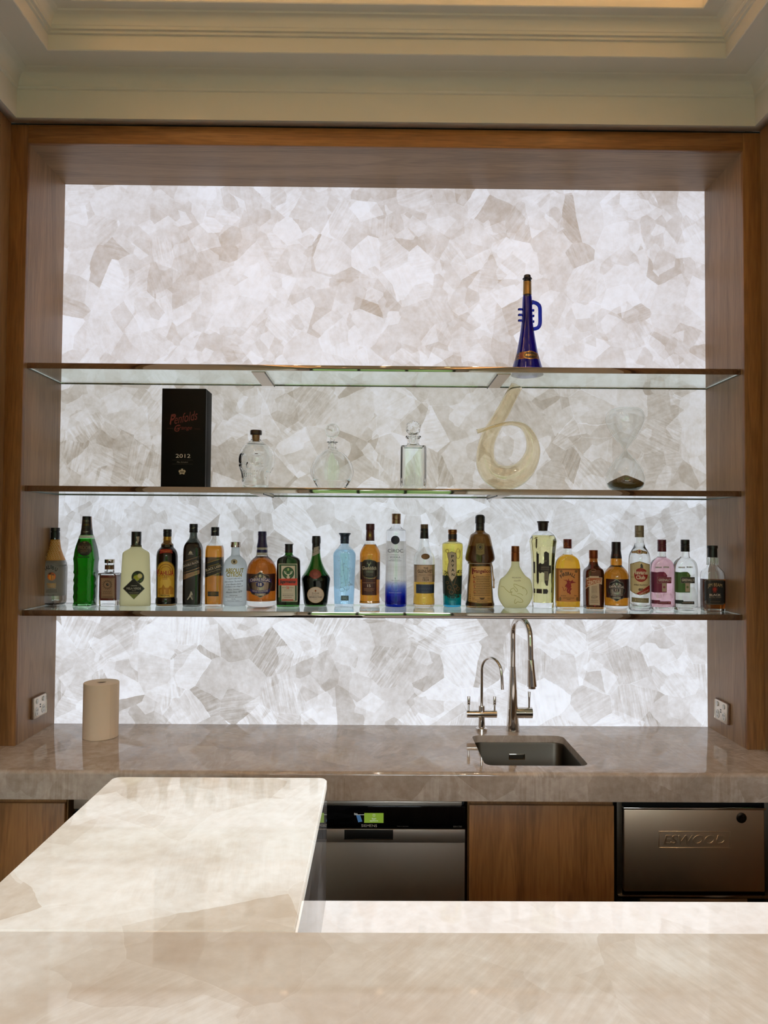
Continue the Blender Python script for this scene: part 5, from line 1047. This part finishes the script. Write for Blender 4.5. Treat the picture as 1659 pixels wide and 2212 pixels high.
# ---------------------------------------------------------------- top shelf: blue trumpet bottle
ZT_ = 9.62
b = Bottle('trumpet_bottle', .601, -.31, Z3, ZT_, 1130, 393, 2200, [(560, 84), (600, 88), (640, 98), (900, 106), (1150, 116), (1300, 134), (1450, 156), (1600, 182), (1750, 208), (1860, 232), (1960, 262), (2080, 298), (2200, 335)],
           'cobalt blue trumpet-shaped glass bottle with handle, alone on the top shelf')
b.shell(M['cobalt'], wall=14, base=40, punt=10)
b.cap([(300, 82), (304, 84), (568, 88), (576, 92), (582, 88)], mat('gold foil', (158, 130, 80), .35, .7), 'gold_foil')
b.cap([(165, 60), (168, 70), (206, 74), (216, 76), (228, 96), (240, 100), (252, 92), (262, 80), (288, 80), (296, 86), (306, 84)], paint((22, 20, 34), .2), 'neck_rim')
b.cap([(163, 58), (160, 60), (200, 62), (206, 60)][::-1][::-1], paint((70, 44, 34), .7), 'cork')
kx = lambda x, y, d=0: ((x - b.cx - b.lean * (b.by - y)) * b.k, d * b.k, (b.by - y) * b.k)
hp = catmull([kx(492, 735), kx(560, 742), kx(630, 782), kx(664, 850), kx(668, 1000), kx(666, 1180), kx(630, 1262), kx(570, 1292), kx(510, 1300)], 6)
mesh_obj('handle', *tube(hp, [(48 if i < 4 else 40) * b.k for i in range(len(hp))], 14), M['cobalt'], b.root)
for y in (885, 1003, 1122):
    vk = [tube([kx(300, y), kx(228, y), kx(212, y)], [26 * b.k, 26 * b.k, 20 * b.k], 12), tube([kx(214, y - 12), kx(214, y + 24)], [14 * b.k, 14 * b.k], 10), tube([kx(500, y + 20), kx(540, y + 20), kx(548, y + 20)], [28 * b.k, 27 * b.k, 16 * b.k], 12)]
    mesh_obj('valve', *join(vk[0], vk[1]), M['cobalt'], b.root); mesh_obj('valve', *vk[2], M['cobalt'], b.root)
b.lab('label', [('p', [(150, 1830), (345, 1830), (640, 1850), (640, 1985), (345, 1985), (120, 1985)], (150, 120, 70, 1)), ('p', [(150, 1842), (345, 1842), (640, 1862), (640, 1975), (345, 1975), (120, 1972)], (104, 44, 26)), ('e', 462, 1910, 146, 92, (190, 150, 80, 1)), ('e', 462, 1910, 132, 80, (22, 18, 20)), ('o', 462, 1910, 124, 72, 5, (150, 110, 60, 1))] + [('r', 362 + q * 27, 1892, 380 + q * 27, 1928, (190, 150, 80, 1)) for q in range(8)], step=60, grow=2)

# ---------------------------------------------------------------- middle shelf
# black presentation box
e = empty('wine_gift_box', (-.852, -.235, Z2), 'tall black wine presentation box with faint red script, standing on the middle shelf', 'box')
box('carton', -.0925, .0925, -.055, .055, 0.0003, .4195, M['board'], e, .001)
box('edge_groove', .0926, .0932, -.046, -.041, .002, .417, M['black'], e)
rd = (98, 26, 24)
bxz = lambda x, y, off: ((x - 362) / 2860 + .0 - .001, -.055 - off, (1300 - y) / 2835)
decal('script_print', [('t', 'Penfolds', 372, 462, 330, 110, rd, 12, 0, -.004, .35), ('t', 'P', 236, 478, 62, 110, rd, 12, 0, -.004, .4), ('t', 'Grange', 365, 590, 205, 62, rd, 0, 0, -.004, .3), ('t', 'G', 288, 590, 64, 84, rd, 0, 0, -.004, .3), ('r', 165, 592, 240, 594.5, (70, 26, 24)), ('r', 495, 598, 570, 600.5, (70, 26, 24)),
    ], bxz, e, 0)
decal('year_print', [('t', '2012', 365, 924, 176, 46, (196, 190, 182), 0, 0, .0), ('r', 235, 972, 485, 974, (70, 60, 50)), ('t', 'Max Schubert', 360, 998, 134, 18, (110, 104, 98), 0, 0, 0, .3), ('r', 235, 1022, 485, 1024, (70, 60, 50)),
    ('p', [(316, 1100), (330, 1090), (345, 1096), (345, 1078), (368, 1078), (368, 1096), (384, 1090), (398, 1100), (398, 1118), (384, 1130), (392, 1142), (372, 1146), (356, 1136), (340, 1146), (322, 1142), (330, 1130), (316, 1118)], (170, 158, 138)), ('p', [(330, 1108), (384, 1108), (376, 1126), (338, 1126)], (90, 82, 70))], bxz, e, 0)
CG = M['clear']
# skull bottle: warped shell
def skull():
    kk = .00198 / 5.53 * 5.53 / 5.53
    e = empty('skull_bottle', (-.556, -.225, Z2 + .0003), 'clear glass skull-shaped bottle with dark cap and cork', 'bottle')
    s = .00199 / 5.53
    cx0, by = 1240, 1322
    def rad(z):     # half width, half depth, x-offset and y-offset at height z (zoom px)
        T = [(0, 150, 150, 0, 10), (60, 158, 160, 0, 5), (130, 165, 170, 0, 0), (200, 178, 190, 2, 0), (260, 205, 210, 8, 0), (330, 214, 226, 12, 4), (400, 212, 232, 14, 6), (450, 196, 215, 12, 6), (500, 165, 185, 10, 6), (535, 128, 145, 6, 4), (562, 88, 95, 2, 0), (580, 62, 62, 0, 0), (600, 60, 60, 0, 0), (640, 60, 60, 0, 0)]
        for a, b_ in zip(T, T[1:]):
            if a[0] <= z <= b_[0]:
                f = (z - a[0]) / (b_[0] - a[0]); return [a[i] + (b_[i] - a[i]) * f for i in range(1, 5)]
        return list(T[-1][1:])
    yawk = -.26
    def surf(z, th, g=0):
        a, d, xo, yo = rad(z); x = (a - g) * math.cos(th); y = (d - g) * math.sin(th)
        A = ((th + math.pi / 2 + math.pi) % (2 * math.pi)) - math.pi      # angle from the front
        dent = 0
        if True:
            def ga(a0, z0, wa, wz, amt): return amt * math.exp(-((A - a0) / wa) ** 2 - ((z - z0) / wz) ** 2)
            def gs(a0, z0, wa, wz, amt): return amt * math.exp(-(((A - a0) / wa) ** 2 + ((z - z0) / wz) ** 2) ** 2.2)
            dent += gs(-.44, 335, .29, 58, 46) + gs(.44, 335, .29, 58, 46)                  # eye sockets
            dent += gs(0, 258, .13, 36, 34) - ga(0, 310, .1, 26, 12)                      # nose
            dent -= ga(-.62, 268, .16, 26, 26) + ga(.62, 268, .16, 26, 26)                # cheekbones
            dent += gs(-.95, 170, .3, 70, 30) + gs(.95, 170, .3, 70, 30)                  # hollow cheeks
            dent -= ga(0, 170, .55, 36, 20) + ga(0, 50, .4, 34, 18)                       # teeth ridge, chin
            dent += ga(0, 168, .5, 7, 16)
            if 120 < z < 215 and abs(A) < .6: dent += 6 * (math.cos(A * 38) * .5 + .5) * math.exp(-((abs(A) - .2) / .5) ** 2)
            dent -= ga(-.45, 405, .25, 20, 14) + ga(.45, 405, .25, 20, 14)
        q = 1 - dent * (.62 if g else 1) / max(d, 1); x *= q; y *= q
        c, s_ = math.cos(yawk), math.sin(yawk)
        return ((x * c - y * s_ + xo) * s, (x * s_ + y * c + yo) * s, z * s)
    n = 120; zo = [i * 5 for i in range(129)]
    rs = [[surf(z, 2 * math.pi * j / n) for j in range(n)] for z in zo]
    rs += [[surf(z, 2 * math.pi * j / n, 24 if z < 540 else 12) for j in range(n)] for z in reversed([i * 12 + 40 for i in range(51)])]
    v_, f_ = rings(rs); mesh_obj('glass_body', v_, f_, CG, e, 60)
    mesh_obj('cork', *lathe([(44 * s, 560 * s), (46 * s, 646 * s)], 24), mat('cork', (150, 110, 70), .8), e)
    mesh_obj('cap', *lathe([(66 * s, 648 * s), (70 * s, 655 * s), (70 * s, 694 * s), (66 * s, 702 * s)], 32), mat('dark brown cap', (50, 36, 30), .35), e)
skull()
def dec(name, X, Yf, cx, by, prof, label, **kw): return Bottle(name, X, Yf, Z2, ZM, 630 + cx / ZM, cx, by, prof, label, cat='decanter', **kw)
# round decanter
b = dec('round_decanter', -.223, -.27, 490, 1335, [(768, 68), (774, 68), (780, 46), (828, 44), (846, 58), (870, 92), (900, 132), (950, 186), (1010, 228), (1070, 252), (1120, 260), (1170, 252), (1230, 228), (1280, 196), (1320, 168), (1335, 160)],
        'round flat clear glass decanter with ball stopper, between the skull and the square decanter', r=.46, n=2.2)
b.shell(CG, wall=26, base=104, punt=0)
mesh_obj('stopper', *rings([[(r * b.k * math.cos(a * math.pi / 16), r * b.k * math.sin(a * math.pi / 16), (1335 - y) * b.k) for a in range(32)] for y, r in [(836, 16), (780, 19), (762, 22), (740, 30), (722, 32), (714, 30)] + [(634 - 86 * math.cos(t_), max(86 * math.sin(t_), .4)) for t_ in [math.pi - .38 - i * (math.pi - .38) / 16 for i in range(17)]]]), CG, b.root, 50)
# square cut decanter
b = dec('square_decanter', .122, -.27, 1440, 1335, [(694, 94), (706, 96), (716, 78), (760, 68), (790, 74), (808, 96), (814, 148), (826, 158), (860, 160), (1310, 162), (1335, 158)],
        'square clear cut-glass decanter with faceted ball stopper', r=.95, n=9, smooth_it=1)
b.shell(CG, wall=24, base=44, punt=0)
zf = mesh_obj('stopper_stem', *rings([[(r * b.k * math.cos(a * math.pi / 8), r * b.k * math.sin(a * math.pi / 8), (1335 - y) * b.k) for a in range(16)] for y, r in [(770, 24), (700, 34), (680, 36), (664, 34), (652, 44)]]), CG, b.root, 20)
bm = bmesh.new(); bmesh.ops.create_icosphere(bm, subdivisions=2, radius=93 * b.k)
for v in bm.verts: v.co.z += (1335 - 592) * b.k
bm_obj('stopper', bm, CG, b.root, 0)
ct_ = []
rr = random.Random(4)
for i in range(17):
    u = -120 + i * 15; top_ = 330 - abs(i - 8) * 12 + rr.uniform(-20, 20) - 80
    ct_.append(tube([(u * .9 * b.k, -(b.dmax + 1) * b.k, 30 * b.k), (u * .9 * b.k, -(b.dmax + 1) * b.k, top_ * .85 * b.k), (u * .9 * b.k, -(b.dmax - 3) * b.k, (top_ * .85 + 8) * b.k)], [3.5 * b.k, 3 * b.k, .5 * b.k], 6))
mesh_obj('cut_flutes', *join(*ct_), CG, b.root)

# swirl decanter: hollow glass tube looping up to the left lip and tall neck
e = empty('swirl_decanter', (.534, -.215, Z2 + .0003), 'pale champagne glass loop-shaped decanter with a tall slanted neck', 'decanter')
q = .00199 / 3.77
def pz(x, y, d): return ((x - 432) * q, d * q, (1900 - y) * q)
sw = [(512, 1056, 10, 50), (462, 1150, 14, 54), (400, 1270, 20, 58), (330, 1390, 24, 62), (276, 1500, 22, 68), (254, 1610, 10, 74), (262, 1710, 0, 84), (316, 1790, -8, 98), (400, 1822, -12, 104), (490, 1806, -14, 98), (570, 1750, -16, 84), (620, 1670, -20, 70), (640, 1580, -26, 58), (618, 1480, -36, 44), (560, 1405, -50, 30), (480, 1380, -66, 20), (400, 1388, -78, 17), (300, 1412, -90, 16), (215, 1440, -96, 17), (170, 1452, -98, 19)]
c_ = catmull([pz(x, y, d) for x, y, d, r in sw], 8); rad_ = []
rv = catmull([(r, 0, 0) for *_, r in sw], 8)
R0 = [max(v.x, 8) * q for v in rv]
# keep the loop standing on the shelf
lo = min(p.z - r for p, r in zip(c_, R0)); c_ = [Vector((p.x, p.y, p.z - lo)) for p in c_]
def hollow(pts, rads, wall, seg=28):
    o, _ = tube(pts, rads, seg, False); i, _ = tube(pts, [max(r - wall, r * .6) for r in rads], seg, False)
    n = seg; m = len(pts); A = [o[k * n:(k + 1) * n] for k in range(m)]; Bq = [i[k * n:(k + 1) * n] for k in range(m)]
    A[0] = [tuple(Vector(p) + Vector((.0, 0, .018)) * ((j_ - n / 2) / n) * 0 for j_ in (0,))[0] if False else p for p in A[0]]
    v = []; [v.extend(r) for r in A + Bq[::-1]]; R_ = 2 * m; f = []
    for a in range(R_):
        for j in range(n): f.append((a * n + j, a * n + (j + 1) % n, ((a + 1) % R_) * n + (j + 1) % n, ((a + 1) % R_) * n + j))
    return v, f
v_, f_ = hollow(c_, R0, .0022)
mesh_obj('glass_loop', v_, f_, glass('champagne glass', (.94, .89, .76)), e, 60)

# hourglass
e = empty('hourglass', (1.053, -.205, Z2 + .0003), 'clear glass hourglass with dark gold sand in its lower bulb', 'hourglass')
def hz(y): return (1900 - y) * q
pr = [(40, 1900), (100, 1886), (138, 1860), (156, 1810), (152, 1760), (128, 1700), (88, 1640), (52, 1600), (28, 1575), (14, 1556), (14, 1545), (26, 1528), (50, 1500), (98, 1440), (136, 1370), (156, 1310), (152, 1260), (124, 1222), (70, 1206), (10, 1202)]
pz_ = catmull([(r, y, 0) for r, y in pr], 5)
rs = [[(p.x * q * math.cos(2 * math.pi * j / 48), p.x * q * math.sin(2 * math.pi * j / 48), hz(p.y)) for j in range(48)] for p in pz_]
inn = []
for i, p in enumerate(pz_):
    a_ = pz_[max(i - 1, 0)]; b_ = pz_[min(i + 1, len(pz_) - 1)]; tx, tz = (b_.x - a_.x), -(b_.y - a_.y); L_ = math.hypot(tx, tz); nx, nz = tz / L_, -tx / L_
    inn.append([((max(p.x - nx * 2.2, .5)) * q * math.cos(2 * math.pi * j / 48), (max(p.x - nx * 3.2, .5)) * q * math.sin(2 * math.pi * j / 48), hz(p.y) - nz * 2.2 * q) for j in range(48)])
v1, f1 = rings(rs); v2, f2 = rings(inn[::-1])
mesh_obj('glass_bulbs', *join((v1, f1), (v2, f2)), CG, e, 60)
sp = []
for i, p in enumerate(pz_):
    if 1826 < p.y < 1893: sp.append((max(p.x - 4.6, 4) * q, hz(p.y) + (3.6 * q if i < 2 else 0)))
sp += [(120 * q, hz(1812)), (70 * q, hz(1788)), (25 * q, hz(1768)), (4 * q, hz(1763))]
sp[0] = (sp[0][0], sp[0][1] + 2 * q)
mesh_obj('sand', *lathe(sp, 48), mat('dark gold sand', (112, 88, 42), .8), e, 50)
